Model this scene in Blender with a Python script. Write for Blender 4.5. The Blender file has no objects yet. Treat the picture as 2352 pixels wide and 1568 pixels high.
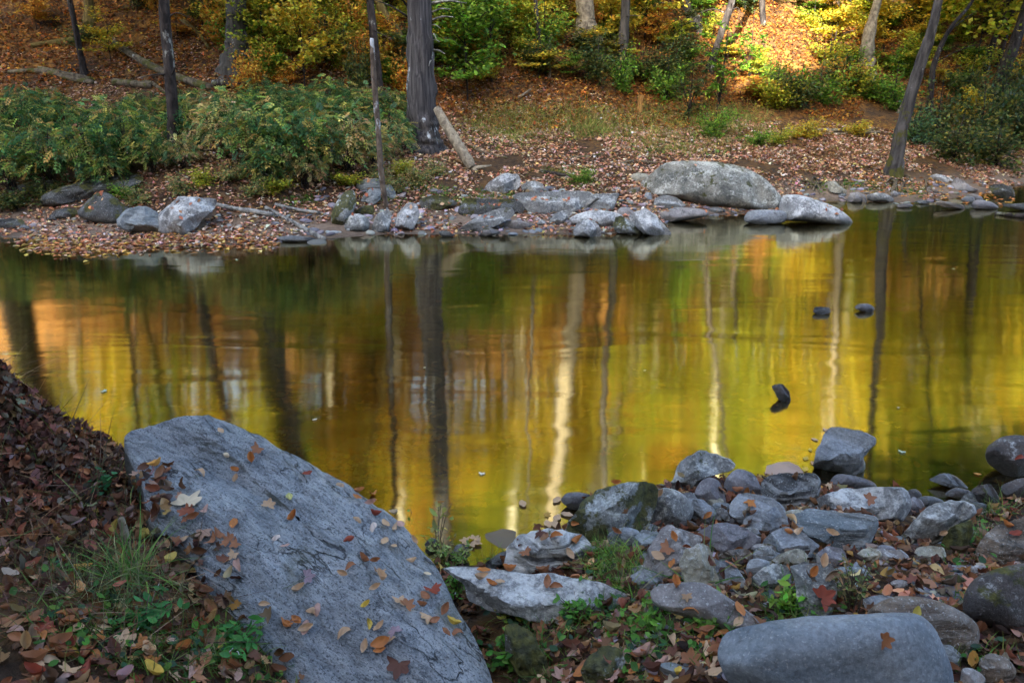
import bpy, math, random
import numpy as np
from mathutils import Vector, Matrix, noise
from mathutils.bvhtree import BVHTree

rnd = random.Random(7)
rng = np.random.default_rng(11)
C = bpy.context.scene.collection
SC = bpy.context.scene

# ------------------------------------------------------------------ camera
PW, PH, F = 2352.0, 1568.0, 1829.3
PITCH = math.radians(20.5); CZ = 2.0
cam = bpy.data.cameras.new('camera'); cam.lens = 28; cam.sensor_width = 36; cam.clip_end = 400; cam.clip_start = 0.05
cam.dof.use_dof = True; cam.dof.focus_distance = 3.6; cam.dof.aperture_fstop = 8
co = bpy.data.objects.new('camera', cam); C.objects.link(co)
co.location = (0, 0, CZ); co.rotation_euler = (math.pi/2 - PITCH, 0, 0)
SC.camera = co
FW = Vector((0, math.cos(PITCH), -math.sin(PITCH))); UP = Vector((0, math.sin(PITCH), math.cos(PITCH)))
CAM = Vector((0, 0, CZ))

def ray(px, py):
    return Vector(((px-PW/2)/F, 0, 0)) + FW - UP*((py-PH/2)/F)
def at_z(px, py, z):
    d = ray(px, py); return CAM + d*((z-CZ)/d.z)
def at_y(px, py, y):
    d = ray(px, py); return CAM + d*(y/d.y)
def proj(p):
    v = Vector(p)-CAM; w = v.dot(FW)
    if w < .05: return (-9999, -9999)
    return (PW/2+F*v.x/w, PH/2-F*v.dot(UP)/w)

SUN_EL = math.radians(30); SUN_AZ = math.radians(200)      # azimuth clockwise from +Y: behind the camera, slightly left
SD = Vector((math.sin(SUN_AZ)*math.cos(SUN_EL), math.cos(SUN_AZ)*math.cos(SUN_EL), math.sin(SUN_EL)))
# ------------------------------------------------------------------ terrain
def vnoise(x, y, seed=0):
    xi = np.floor(x).astype(np.int64); yi = np.floor(y).astype(np.int64)
    fx = x-xi; fy = y-yi; fx = fx*fx*(3-2*fx); fy = fy*fy*(3-2*fy)
    def h(a, b):
        n = (a*374761393 + b*668265263 + seed*974711) & 0x7fffffff
        n = ((n ^ (n >> 13))*1274126177) & 0x7fffffff
        n = n ^ (n >> 16)
        return (n & 0xffff)/65535.0
    return (h(xi, yi)*(1-fx)+h(xi+1, yi)*fx)*(1-fy)+(h(xi, yi+1)*(1-fx)+h(xi+1, yi+1)*fx)*fy-.5
def fbm(x, y, o=4, seed=0):
    r = 0; a = 1.0
    for i in range(o):
        r = r+a*vnoise(x, y, seed+i); a *= .5; x = x*2.03+17; y = y*2.03+5
    return r

farpx = [(-400, 520), (0, 545), (200, 560), (400, 572), (600, 560), (720, 551), (900, 538), (1050, 538), (1300, 540), (1480, 535), (1560, 500), (1780, 487), (1900, 462), (2100, 466), (2230, 452), (2352, 425), (2700, 415)]
nearpx = [(-700, 1080), (60, 1040), (250, 1060), (420, 1110), (700, 1200), (960, 1290), (1090, 1300), (1200, 1260), (1310, 1205), (1500, 1125), (1620, 1095), (1760, 1100), (1900, 1115), (2060, 1160), (2200, 1178), (2352, 1120), (2700, 1080)]
fp = sorted([tuple(at_z(a, b, 0))[:2] for a, b in farpx]); npn = sorted([tuple(at_z(a, b, 0))[:2] for a, b in nearpx])
fX = np.array([p[0] for p in fp]); fY = np.array([p[1] for p in fp])
nX = np.array([p[0] for p in npn]); nY = np.array([p[1] for p in npn])
def yfar(x): return np.interp(x, fX, fY)
def ynear(x): return np.interp(x, nX, nY)
LEFTP = ([-1, 0, .5, .9, 1.6, 3, 4.2, 8, 12, 20, 30, 60], [-.1, 0, .05, .22, .6, .82, 1.05, 3.3, 5.9, 10.6, 13.5, 16])
MIDP = ([-1, 0, .5, 1.2, 2.5, 4.2, 5.2, 8, 12, 20, 30, 60], [-.1, 0, .10, .25, .45, .72, 1.05, 3.0, 5.6, 10.4, 13.5, 16])
def height(x, y):
    x = np.asarray(x, float); y = np.asarray(y, float)
    sf = y-yfar(x); sn = ynear(x)-y
    # far bank
    wl = 1/(1+np.exp((x+1.6)*2.2))
    hf = wl*np.interp(sf, *LEFTP)+(1-wl)*np.interp(sf, *MIDP)
    k = np.clip((sf-3)/6, 0, 1)
    hf = hf+fbm(x*.5, y*.5, 4, 3)*(.10+.75*k)*np.clip(sf/1.5, 0, 1)+fbm(x*3, y*3, 2, 9)*.05*np.clip(sf*2, 0, 1)
    # near bank
    left = 1/(1+np.exp((x+1.0)*5))
    hn = np.interp(sn, [0, .25, 1, 2, 4, 6, 18, 40], [0, .06, .26, .42, .8, 2.2, 15.0, 15.5])  # the steep rise behind the camera is unseen, added to block the sun
    hn = hn+left*.22*np.clip(sn*1.2, 0, 1)
    hn = hn+fbm(x*2.2, y*2.2, 4, 5)*.07*np.clip(sn*3, 0, 1)
    # channel
    d = np.minimum(np.maximum(-sn, 0), np.maximum(-sf, 0))
    hb = -.36*(1-np.exp(-d/.9))+fbm(x*1.3, y*1.3, 3, 8)*.07*np.clip(d*2, 0, 1)
    h = np.where(sf > 0, hf, np.where(sn > 0, hn, hb))
    hn = hn-.20*np.exp(-((x+.30)/.50)**2-((y-1.72)/.42)**2)
    h = np.where((sf <= 0) & (sn > 0), hn, h)
    m = np.exp(-((x+2.0)/.27)**2-((y-2.80)/.38)**2)*.30
    m = m*(1+1.1*fbm(x*4.5, y*4.5, 4, 31))
    return h+m
LX0, LY0, LS = -20., -1., .025
_lx = np.arange(LX0, 20.01, LS); _ly = np.arange(LY0, 26.01, LS)
LUT = height(*np.meshgrid(_lx, _ly))
def hl(x, y):
    """bilinear look-up of the terrain, arrays"""
    u = np.clip((x-LX0)/LS, 0, len(_lx)-1.001); v = np.clip((y-LY0)/LS, 0, len(_ly)-1.001)
    i = u.astype(int); j = v.astype(int); u = u-i; v = v-j
    return (LUT[j, i]*(1-u)+LUT[j, i+1]*u)*(1-v)+(LUT[j+1, i]*(1-u)+LUT[j+1, i+1]*u)*v
def H(x, y):
    if not (-19.9 < x < 19.9 and -.9 < y < 25.9): return float(height(np.array([x]), np.array([y]))[0])
    u = (x-LX0)/LS; v = (y-LY0)/LS; i = int(u); j = int(v); u -= i; v -= j
    return float((LUT[j, i]*(1-u)+LUT[j, i+1]*u)*(1-v)+(LUT[j+1, i]*(1-u)+LUT[j+1, i+1]*u)*v)
TT = np.concatenate([np.arange(1.0, 6, .03), np.arange(6, 30, .08)])
def ghit(px, py, water=True):
    d = ray(px, py)
    X = d.x*TT; Y = d.y*TT; Z = CZ+d.z*TT
    h = hl(X, Y)
    if water: h = np.maximum(h, 0)
    i = int(np.argmax(Z < h))
    if not (Z[i] < h[i]): i = len(TT)-1
    a, b = TT[max(i-1, 0)], TT[i]
    for _ in range(7):
        m = (a+b)/2; hz = H(d.x*m, d.y*m)
        if water: hz = max(hz, 0)
        if CZ+d.z*m < hz: b = m
        else: a = m
    return Vector((d.x*b, d.y*b, CZ+d.z*b))

# ------------------------------------------------------------------ node helpers
def newmat(name):
    m = bpy.data.materials.new(name); m.use_nodes = True
    nt = m.node_tree; nt.nodes.clear()
    out = nt.nodes.new('ShaderNodeOutputMaterial')
    return m, nt, out
class N:
    def __init__(s, nt): s.nt = nt
    def n(s, t, ins=None, **kw):
        o = s.nt.nodes.new(t)
        for k, v in kw.items(): setattr(o, k, v)
        for k, v in (ins or {}).items():
            if isinstance(v, bpy.types.NodeSocket): s.nt.links.new(v, o.inputs[k])
            else: o.inputs[k].default_value = v
        return o
    def mapv(s, vec, sc=(1, 1, 1), off=None):
        o = s.n('ShaderNodeMapping', {'Vector': vec, 'Scale': sc})
        return o.outputs[0]
    def noise(s, vec, scale, detail=4, rough=.55, dist=0):
        return s.n('ShaderNodeTexNoise', {'Vector': vec, 'Scale': scale, 'Detail': detail, 'Roughness': rough, 'Distortion': dist}).outputs['Fac']
    def ramp(s, fac, a, b, c0=0., c1=1.):
        return s.n('ShaderNodeMapRange', {'Value': fac, 'From Min': a, 'From Max': b, 'To Min': c0, 'To Max': c1}, clamp=True).outputs[0]
    def mix(s, f, a, b, mode='MIX'):
        o = s.nt.nodes.new('ShaderNodeMix'); o.data_type = 'RGBA'; o.blend_type = mode
        for k, v in ((0, f), (6, a), (7, b)):
            if isinstance(v, bpy.types.NodeSocket): s.nt.links.new(v, o.inputs[k])
            elif k == 0: o.inputs[0].default_value = v
            else: o.inputs[k].default_value = (*v, 1)
        return o.outputs[2]
    def math(s, op, a, b=0.):
        return s.n('ShaderNodeMath', {0: a, 1: b}, operation=op).outputs[0]
    def bump(s, h, strength, dist=.02, nrm=None):
        d = {'Height': h, 'Strength': strength, 'Distance': dist}
        if nrm is not None: d['Normal'] = nrm
        return s.n('ShaderNodeBump', d).outputs[0]

def rockmat(name, c1, c2, lich=.0, moss=0., bump=.6, band=0., spec=1., lc=(.50, .53, .52)):
    c1 = tuple(v*1.22 for v in c1); c2 = tuple(min(.5, v*1.22) for v in c2)
    m, nt, out = newmat(name); g = N(nt)
    tc = g.n('ShaderNodeTexCoord').outputs['Object']
    oi = g.n('ShaderNodeObjectInfo').outputs['Random']
    off = g.n('ShaderNodeVectorMath', {0: tc, 1: g.n('ShaderNodeCombineXYZ', {0: g.math('MULTIPLY', oi, 37.), 1: g.math('MULTIPLY', oi, 91.)}).outputs[0]}, operation='ADD').outputs[0]
    big = g.noise(off, 5, 5, .6)
    col = g.mix(g.ramp(big, .35, .65), c1, c2)
    fine = g.noise(off, 70, 4, .7)
    col = g.mix(g.ramp(fine, .35, .7), col, g.mix(.5, col, (.015, .016, .018)))
    col = g.mix(g.ramp(g.noise(off, 120, 2, .5), .60, .70, 0, .55*spec), col, lc)
    geo = g.n('ShaderNodeNewGeometry')
    pos = g.n('ShaderNodeSeparateXYZ', {0: geo.outputs['Position']}).outputs[2]
    nz = g.n('ShaderNodeSeparateXYZ', {0: geo.outputs['Normal']}).outputs[2]
    if band:
        bv = g.mapv(off, (1.5, 1.5, 9))
        bn = g.noise(bv, 3.2, 5, .6, 1.2)
        col = g.mix(g.ramp(bn, .48, .60, 0, band), col, lc)
        col = g.mix(g.ramp(bn, .44, .36, 0, band*.9), col, (.02, .022, .025))
    if lich:
        ln = g.noise(off, 8, 9, .72, .4)
        ln2 = g.noise(off, 45, 5, .7)
        f = g.ramp(g.math('ADD', g.math('ADD', g.math('MULTIPLY', ln, .8), g.math('MULTIPLY', ln2, .6)), g.math('MULTIPLY', nz, .10)), .90-lich*.3, 1.03-lich*.3, 0, .8)
        col = g.mix(f, col, lc)
        dn = g.noise(off, 14, 8, .75)
        col = g.mix(g.ramp(dn, .54, .66, 0, .75), col, (.03, .033, .03))
    if moss:
        mn = g.noise(off, 4.5, 6, .7)
        f = g.ramp(g.math('SUBTRACT', mn, g.math('MULTIPLY', nz, -.04)), .66-moss*.3, .70-moss*.3, 0, .95)
        mc = g.mix(g.ramp(g.noise(off, 40, 3), .35, .65), (.022, .026, .006), (.085, .085, .014))
        col = g.mix(f, col, mc)
    wn = g.math('ADD', pos, g.math('MULTIPLY', g.noise(off, 9, 3), -.06))
    wet = g.ramp(wn, .075, .02)
    col = g.mix(wet, col, g.mix(.62, col, (.006, .006, .006)))
    rough = g.ramp(wet, 0, 1, .72, .28)
    b1 = g.noise(off, 11, 8, .65, .3)
    hb = g.math('ADD', b1, g.math('MULTIPLY', fine, .22))
    if band: hb = g.math('ADD', hb, g.math('MULTIPLY', bn, .8))
    nrm = g.bump(hb, bump, .035)
    bs = g.n('ShaderNodeBsdfPrincipled', {'Base Color': col, 'Roughness': rough, 'Normal': nrm, 'Specular IOR Level': .35})
    nt.links.new(bs.outputs[0], out.inputs[0])
    return m
RM = {
 'slate': rockmat('slate_rock', (.15, .17, .19), (.27, .29, .30), .12, 0, .6, spec=.7, band=.12),
 'smooth': rockmat('smooth_blue_rock', (.10, .13, .155), (.21, .24, .26), 0, 0, .38, spec=.5),
 'lichen': rockmat('lichen_rock', (.12, .13, .13), (.24, .25, .24), .50, .12, .9, lc=(.58, .60, .56)),
 'dome': rockmat('dome_boulder_rock', (.07, .078, .07), (.25, .245, .20), .52, .18, 1.0, lc=(.56, .58, .52)),
 'white': rockmat('white_lichen_rock', (.17, .18, .185), (.30, .31, .30), .62, 0, .8, lc=(.62, .64, .62)),
 'moss': rockmat('mossy_rock', (.14, .16, .165), (.26, .28, .27), .52, .52, .8, lc=(.55, .60, .58)),
 'deepmoss': rockmat('deep_moss_rock', (.05, .052, .045), (.10, .10, .085), .2, .72, .9),
 'marble': rockmat('banded_white_rock', (.20, .21, .205), (.34, .35, .34), .25, .12, .6, band=.9, lc=(.66, .68, .66)),
 'dark': rockmat('dark_layered_rock', (.035, .037, .04), (.09, .092, .09), 0, 0, 1.0, band=.45),
 'layer': rockmat('layered_grey_rock', (.12, .15, .165), (.20, .225, .23), 0, .0, .7, band=.22),
 'brown': rockmat('brown_rock', (.10, .075, .055), (.19, .15, .11), .12, .2, .7, band=.15),
 'darkround': rockmat('dark_rounded_rock', (.04, .038, .038), (.10, .085, .075), .15, .25, .7, spec=.3),
 'tan': rockmat('tan_rock', (.22, .21, .16), (.34, .33, .25), .2, .0, .5),
 'purple': rockmat('purple_rock', (.13, .125, .135), (.23, .225, .235), .08, 0, .5, spec=.6),
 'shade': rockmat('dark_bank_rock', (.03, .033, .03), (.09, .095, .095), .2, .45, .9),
 'pinkish': rockmat('warm_grey_rock', (.17, .16, .155), (.29, .275, .26), .2, .05, .5),
 'big': rockmat('granite_rock', (.22, .265, .315), (.38, .425, .46), 0, .0, .9, spec=1.6, lc=(.66, .70, .74)),
}
# a few moss and dark stains for the big boulder live in its own material
def bark(name, c1, c2, lich=0., moss=0., stretch=.12, bump=1., lc=(.5, .54, .55), sc=14):
    m, nt, out = newmat(name); g = N(nt)
    tc = g.n('ShaderNodeTexCoord').outputs['Object']
    v = g.mapv(tc, (1, 1, stretch))
    n1 = g.noise(v, sc, 6, .65, .4); n0 = g.noise(tc, 3, 4)
    col = g.mix(g.ramp(n1, .38, .62), c1, c2)
    if lich:
        f = g.ramp(g.math('ADD', g.noise(g.mapv(tc, (1, 1, .5)), 4, 6, .7), g.math('MULTIPLY', n1, .3)), .86-.3*lich, .90-.3*lich, 0, .9)
        col = g.mix(f, col, lc)
    if moss:
        z = g.n('ShaderNodeSeparateXYZ', {0: tc}).outputs[2]
        f = g.ramp(g.math('SUBTRACT', g.noise(tc, 4, 5, .7), g.math('MULTIPLY', z, .12)), .62-.3*moss, .68-.3*moss, 0, .9)
        col = g.mix(f, col, (.075, .075, .012))
    bs = g.n('ShaderNodeBsdfPrincipled', {'Base Color': col, 'Roughness': .85, 'Normal': g.bump(n1, bump, .03), 'Specular IOR Level': .2})
    nt.links.new(bs.outputs[0], out.inputs[0]); return m
BK = {
 'main': bark('grey_furrowed_bark', (.025, .025, .028), (.11, .105, .105), .34, .1, .05, 1., (.50, .58, .62), 26),
 'foot': bark('mossy_foot_bark', (.025, .024, .024), (.10, .095, .09), .3, .55, .2, 1),
 'grey': bark('grey_bark', (.03, .028, .025), (.10, .092, .08), .3, 0, .15, 1),
 'dark': bark('dark_bark', (.012, .010, .010), (.06, .05, .045), .38, .15, .35, 1, (.26, .27, .25)),
 'mossy': bark('mossy_yellow_bark', (.09, .065, .02), (.20, .15, .05), .1, .3, .2, 1),
 'pale': bark('pale_bark', (.12, .10, .075), (.32, .28, .20), .2, 0, .8, .7),
 'mottled': bark('mottled_dead_bark', (.06, .045, .035), (.18, .145, .11), .5, 0, .6, .8),
 'log': bark('weathered_log_bark', (.05, .04, .028), (.20, .165, .11), .25, .25, .9, 1),
 'drift': bark('silver_driftwood', (.07, .07, .065), (.32, .32, .29), 0, 0, .8, 1),
 'stub': bark('orange_stub_wood', (.22, .11, .03), (.42, .24, .08), 0, 0, .2, .8),
 'bright': bark('pale_smooth_bark', (.40, .38, .33), (.62, .60, .54), .2, 0, .3, .4),
}
def leafmat(name, trans=.35, tint=None, rough=.55):
    m, nt, out = newmat(name); g = N(nt)
    a = g.n('ShaderNodeAttribute', attribute_name='col').outputs['Color']
    if tint is not None:
        oi = g.n('ShaderNodeObjectInfo').outputs['Random']
        a = g.mix(1., a, g.mix(oi, tint[0], tint[1]), 'MULTIPLY')
    p = g.n('ShaderNodeBsdfPrincipled', {'Base Color': a, 'Roughness': rough, 'Specular IOR Level': .3})
    t = g.n('ShaderNodeBsdfTranslucent', {'Color': a})
    mx = g.n('ShaderNodeMixShader', {0: trans, 1: p.outputs[0], 2: t.outputs[0]})
    nt.links.new(mx.outputs[0], out.inputs[0]); return m
LM = leafmat('dry_leaf', .2); GM = leafmat('green_leaf', .4); TM = leafmat('canopy_leaf', .5)
DRY = leafmat('dry_stem', .05, rough=.8)

# ------------------------------------------------------------------ object helpers
def tag(o, label=None, cat=None, group=None, kind=None):
    if label: o['label'] = label
    if cat: o['category'] = cat
    if group: o['group'] = group
    if kind: o['kind'] = kind
    return o
def mkmesh(name, V, Fc, mat, smooth=True, col=None, sharp=None):
    """V (n,3) array, Fc (m,4) array of quads."""
    V = np.asarray(V, np.float32); Fc = np.asarray(Fc, np.int32)
    me = bpy.data.meshes.new(name)
    me.vertices.add(len(V)); me.vertices.foreach_set('co', V.ravel())
    me.loops.add(Fc.size); me.loops.foreach_set('vertex_index', Fc.ravel())
    me.polygons.add(len(Fc)); me.polygons.foreach_set('loop_start', np.arange(len(Fc), dtype=np.int32)*4)
    me.update(calc_edges=True); me.validate()
    if smooth: me.polygons.foreach_set('use_smooth', np.ones(len(me.polygons), bool))
    if col is not None:
        a = me.color_attributes.new('col', 'FLOAT_COLOR', 'POINT')
        c4 = np.ones((len(V), 4), np.float32); c4[:, :3] = col
        a.data.foreach_set('color', c4.ravel())
    if sharp: me.set_sharp_from_angle(angle=math.radians(sharp))
    if mat: me.materials.append(mat)
    return me
def link(name, me, loc=(0, 0, 0), rot=(0, 0, 0), parent=None):
    o = bpy.data.objects.new(name, me); C.objects.link(o)
    o.location = loc; o.rotation_euler = rot
    if parent: o.parent = parent
    return o

def rots(n, tilt=.3, yaw=None):
    y = rng.uniform(0, 2*math.pi, n) if yaw is None else yaw
    a = rng.normal(0, tilt, n); b = rng.normal(0, tilt, n)
    cy, sy = np.cos(y), np.sin(y); ca, sa = np.cos(a), np.sin(a); cb, sb = np.cos(b), np.sin(b)
    Z = np.zeros(n); O = np.ones(n)
    Rz = np.stack([cy, -sy, Z, sy, cy, Z, Z, Z, O], 1).reshape(n, 3, 3)
    Rx = np.stack([O, Z, Z, Z, ca, -sa, Z, sa, ca], 1).reshape(n, 3, 3)
    Ry = np.stack([cb, Z, sb, Z, O, Z, -sb, Z, cb], 1).reshape(n, 3, 3)
    return Rx@Ry@Rz
def basis(normals, yaw):
    """matrices whose z axis is the given normal"""
    n = normals/np.linalg.norm(normals, axis=1, keepdims=True)
    t = np.stack([np.cos(yaw), np.sin(yaw), np.zeros(len(yaw))], 1)
    x = t-n*(t*n).sum(1, keepdims=True); x /= np.linalg.norm(x, axis=1, keepdims=True)+1e-9
    y = np.cross(n, x)
    return np.stack([x, y, n], 2)
def scatter(tmpls, pos, R, s, col, jit=.0):
    """tmpls list of (V,F); returns arrays"""
    Vs, Fs, Cs = [], [], []; base = 0
    k = rng.integers(0, len(tmpls), len(pos))
    for i, (tv, tf) in enumerate(tmpls):
        ix = np.where(k == i)[0]
        if not len(ix): continue
        v = np.einsum('nij,mj->nmi', R[ix], tv)*s[ix][:, None, None]+pos[ix][:, None, :]
        f = tf[None]+(np.arange(len(ix))*len(tv))[:, None, None]+base
        Vs.append(v.reshape(-1, 3)); Fs.append(f.reshape(-1, 4)); Cs.append(np.repeat(col[ix], len(tv), 0))
        base += len(ix)*len(tv)
    return np.concatenate(Vs), np.concatenate(Fs), np.concatenate(Cs)
def merge(parts):
    V, Fc, Cc = [], [], []; b = 0
    for v, f, c in parts:
        V.append(v); Fc.append(np.asarray(f)+b); Cc.append(c); b += len(v)
    return np.concatenate(V), np.concatenate(Fc), np.concatenate(Cc)
def palette(cols, n, var=.25, w=None):
    cols = np.array(cols); i = rng.choice(len(cols), n, p=w)
    c = cols[i]*np.exp(rng.normal(0, var, (n, 1)))*np.exp(rng.normal(0, var*.3, (n, 3)))
    return np.clip(c, .002, .9)

# ---- leaf templates (unit length about 1)
def t_oval(curl=.3, fold=.2, nx=5, w=.3, twist=0., tipdroop=0.):
    V = []; 
    for i in range(nx+1):
        u = i/nx; hw = w*math.sin(math.pi*min(1, u*.92+.04))**.8
        for j in (-1, -.5, 0, .5, 1):
            a = curl*(u-.5)*2.2
            x = (u-.5); z = curl*.5*((u-.5)*2)**2+fold*abs(j)*hw*1.6+tipdroop*u*u+.03*math.sin(u*18)*abs(j)
            V.append((x, j*hw*(1-.25*abs(fold)), z+twist*j*(u-.5)*hw))
    Fc = [(i*5+j, (i+1)*5+j, (i+1)*5+j+1, i*5+j+1) for i in range(nx) for j in range(4)]
    return np.array(V), np.array(Fc)
def t_maple(lobes=5, curl=.25, seed=0):
    r = random.Random(seed); V = [(0, 0, .02)]
    n = lobes*2
    pts = []
    for i in range(n+1):
        a = math.radians(-140+280*i/n)
        L = (.55 if i % 2 else .34) if True else 0
        if i % 2: L *= (1.0 if i == lobes else .85)+r.uniform(-.08, .08)
        if i in (0, n): L = .12
        pts.append((L*math.cos(a), L*math.sin(a), curl*L*L*r.uniform(.6, 2.4)))
    V += pts
    Fc = []
    for i in range(1, n, 2):
        # each lobe = two quads with side teeth
        nb, tp, na = pts[i-1], pts[i], pts[i+1]
        def mid(p, q, o):
            m = [(p[k]*.45+q[k]*.55) for k in range(3)]; m[0] *= 1.12; m[1] *= 1.12; return tuple(m)
        b = len(V); V += [nb, mid(nb, tp, 1), tp, mid(na, tp, 1), na, (tp[0]*.5, tp[1]*.5, tp[2]*.3-.01)]
        Fc += [(0, b, b+1, b+5), (b+5, b+1, b+2, b+3), (0, b+5, b+3, b+4)]
    return np.array(V, float), np.array(Fc)
def t_quad(w=.3, fold=.0):
    return np.array([(-.5, 0, 0), (0, -w, fold), (.5, 0, 0), (0, w, fold)], float), np.array([(0, 1, 2, 3)])
def t_fold(w=.28, f=.14):
    return (np.array([(-.5, 0, 0), (-.1, -w, f), (.5, 0, 0), (-.1, w, f), (.2, -w*.7, f*.7), (.2, w*.7, f*.7)], float),
            np.array([(0, 1, 4, 2), (0, 2, 5, 3)]))
def t_pinnate(n=4, L=.9, lw=.085, ll=.38, droop=.35):
    V = []; Fc = []
    for i in range(n):
        u = (i+.8)/n
        for sgn in (-1, 1):
            x = u*L; z = -droop*u*u
            b = len(V); dx = .3*ll; dy = sgn*ll
            V += [(x, 0, z), (x+dx*.3-lw, dy*.5, z-.01), (x+dx, dy, z-.10), (x+dx*.6+lw, dy*.5, z-.01)]
            Fc.append((b, b+1, b+2, b+3))
    b = len(V); x = L; z = -droop
    V += [(x, 0, z), (x+ll*.5, -lw, z-.05), (x+ll, 0, z-.15), (x+ll*.5, lw, z-.05)]; Fc.append((b, b+1, b+2, b+3))
    return np.array(V, float), np.array(Fc)
def t_blade(bend=.5, w=.022, seg=3):
    V = []; Fc = []
    for i in range(seg+1):
        u = i/seg; hw = w*(1-u**1.6)+.0015
        V += [(bend*u*u, -hw, u*(1-.35*bend*u)), (bend*u*u, hw, u*(1-.35*bend*u))]
    Fc = [(2*i, 2*i+1, 2*i+3, 2*i+2) for i in range(seg)]
    return np.array(V, float), np.array(Fc)
OV = [t_oval(.35, .25), t_oval(-.4, .5, w=.27), t_oval(.7, .7, w=.30), t_oval(.01, .015, w=.30), t_oval(.6, -.4, w=.28, twist=.8), t_oval(1.0, .9, w=.32), t_oval(-.7, -.5, w=.3)]
MP = [t_maple(5, .3, 1), t_maple(5, .5, 2), t_maple(5, -.35, 3), t_maple(7, .6, 4)]
LOW = [t_fold(.28, .14), t_fold(.22, -.12), t_fold(.34, .25), t_fold(.3, .02)]

AUT = [(.25, .115, .05), (.17, .07, .035), (.34, .18, .09), (.10, .05, .03), (.34, .23, .15), (.055, .03, .02), (.42, .27, .07), (.22, .16, .13)]
AUTW = [.22, .2, .15, .16, .1, .09, .03, .05]
ORG = [(.38, .14, .022), (.28, .085, .014), (.52, .25, .04), (.18, .06, .014), (.56, .36, .05), (.09, .035, .012)]

# ------------------------------------------------------------------ ground
def axis(a, b, n, c, k):
    """n values from a to b, dense round c"""
    t0 = math.asinh((a-c)/k); t1 = math.asinh((b-c)/k)
    return c+k*np.sinh(np.linspace(t0, t1, n))
gx = axis(-75, 75, 400, 0, 5.0); gy = axis(-45, 75, 470, 4.5, 5.0)
GX, GY = np.meshgrid(gx, gy); GZ = height(GX, GY)
V = np.stack([GX, GY, GZ], 2).reshape(-1, 3)
nx, ny = len(gx), len(gy)
I = np.arange(nx*ny).reshape(ny, nx)
Q = np.stack([I[:-1, :-1], I[:-1, 1:], I[1:, 1:], I[1:, :-1]], 2).reshape(-1, 4)
def groundmat():
    m, nt, out = newmat('forest_floor'); g = N(nt)
    P = g.n('ShaderNodeNewGeometry').outputs['Position']
    s = g.n('ShaderNodeSeparateXYZ', {0: P}); z = s.outputs[2]; y = s.outputs[1]
    n1 = g.noise(P, 1.2, 5, .6); n2 = g.noise(P, 18, 4, .65)
    # soil and leaf litter
    soil = g.mix(g.ramp(n2, .35, .65), (.014, .010, .007), (.055, .038, .026))
    vo = g.n('ShaderNodeTexVoronoi', {'Vector': P, 'Scale': 20.})
    vc = g.n('ShaderNodeSeparateColor', {0: vo.outputs['Color']})
    lit = g.mix(vc.outputs[0], (.08, .032, .012), (.32, .155, .03))
    lit = g.mix(g.ramp(vc.outputs[1], .75, .9), lit, (.05, .025, .012))
    far = g.ramp(y, 11.5, 14.5)
    col = g.mix(g.math('MULTIPLY', g.ramp(n1, .3, .55), g.ramp(far, 0, 1, .25, .9)), soil, lit)
    # bare sand strip near the waterline
    sand = g.mix(g.ramp(n2, .3, .7), (.12, .085, .06), (.24, .18, .13))
    col = g.mix(g.math('MULTIPLY', g.ramp(z, .22, .08), g.ramp(y, 5, 6)), col, sand)
    # stream bed
    vb = g.n('ShaderNodeTexVoronoi', {'Vector': g.mapv(P, (5, 8, 1)), 'Scale': 1.}, distance='EUCLIDEAN')
    ve = g.n('ShaderNodeTexVoronoi', {'Vector': g.mapv(P, (5, 8, 1)), 'Scale': 1.}, feature='DISTANCE_TO_EDGE')
    bc = g.n('ShaderNodeSeparateColor', {0: vb.outputs['Color']})
    bed = g.mix(bc.outputs[0], (.13, .10, .06), (.33, .27, .18))
    bed = g.mix(g.ramp(ve.outputs[0], .12, .01), bed, (.03, .02, .012))
    bed = g.mix(g.ramp(g.noise(P, 6, 5), .5, .7), bed, (.09, .06, .03))
    col = g.mix(g.ramp(z, 0.0, -.06), col, bed)
    wet = g.ramp(z, .05, .0)
    col = g.mix(wet, col, g.mix(.5, col, (.01, .008, .006)))
    h = g.math('ADD', n2, g.math('MULTIPLY', g.ramp(ve.outputs[0], .0, .2), g.ramp(z, 0., -.05)))
    bs = g.n('ShaderNodeBsdfPrincipled', {'Base Color': col, 'Roughness': g.ramp(wet, 0, 1, .9, .45), 'Normal': g.bump(h, .9, .03), 'Specular IOR Level': .25})
    nt.links.new(bs.outputs[0], out.inputs[0]); return m
ground = link('ground', mkmesh('ground', V, Q, groundmat())); tag(ground, kind='structure')
ground['label'] = 'wooded valley floor and hillside with leaf litter, sandy bank and stony stream bed'

# ------------------------------------------------------------------ water
def watermat():
    m, nt, out = newmat('stream_water'); g = N(nt)
    P = g.n('ShaderNodeNewGeometry').outputs['Position']
    w1 = g.noise(g.mapv(P, (.6, 2.2, 1)), 1.0, 2, .5, .6)
    w2 = g.noise(g.mapv(P, (1.2, 26, 1)), 1.0, 2, .5, .2)
    h = g.math('ADD', w1, g.math('MULTIPLY', w2, .05))
    nrm = g.bump(h, .10, .06)
    fr = g.n('ShaderNodeFresnel', {'IOR': 1.75}).outputs[0]
    fr = g.math('MAXIMUM', g.math('MINIMUM', g.math('MULTIPLY', fr, 2.6), .72), .36)
    gl = g.n('ShaderNodeBsdfGlossy', {'Roughness': .075, 'Normal': nrm, 'Color': (.97, .92, .66, 1), 'Anisotropy': .62, 'Tangent': g.n('ShaderNodeCombineXYZ', {0: 1., 1: 0., 2: 0.}).outputs[0]})
    tr = g.n('ShaderNodeBsdfTransparent', {'Color': (.34, .25, .11, 1)})
    mx = g.n('ShaderNodeMixShader', {0: fr, 1: tr.outputs[0], 2: gl.outputs[0]})
    nt.links.new(mx.outputs[0], out.inputs[0]); return m
wx = np.linspace(-60, 60, 61); wy = np.linspace(-.5, 16, 40)
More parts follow.
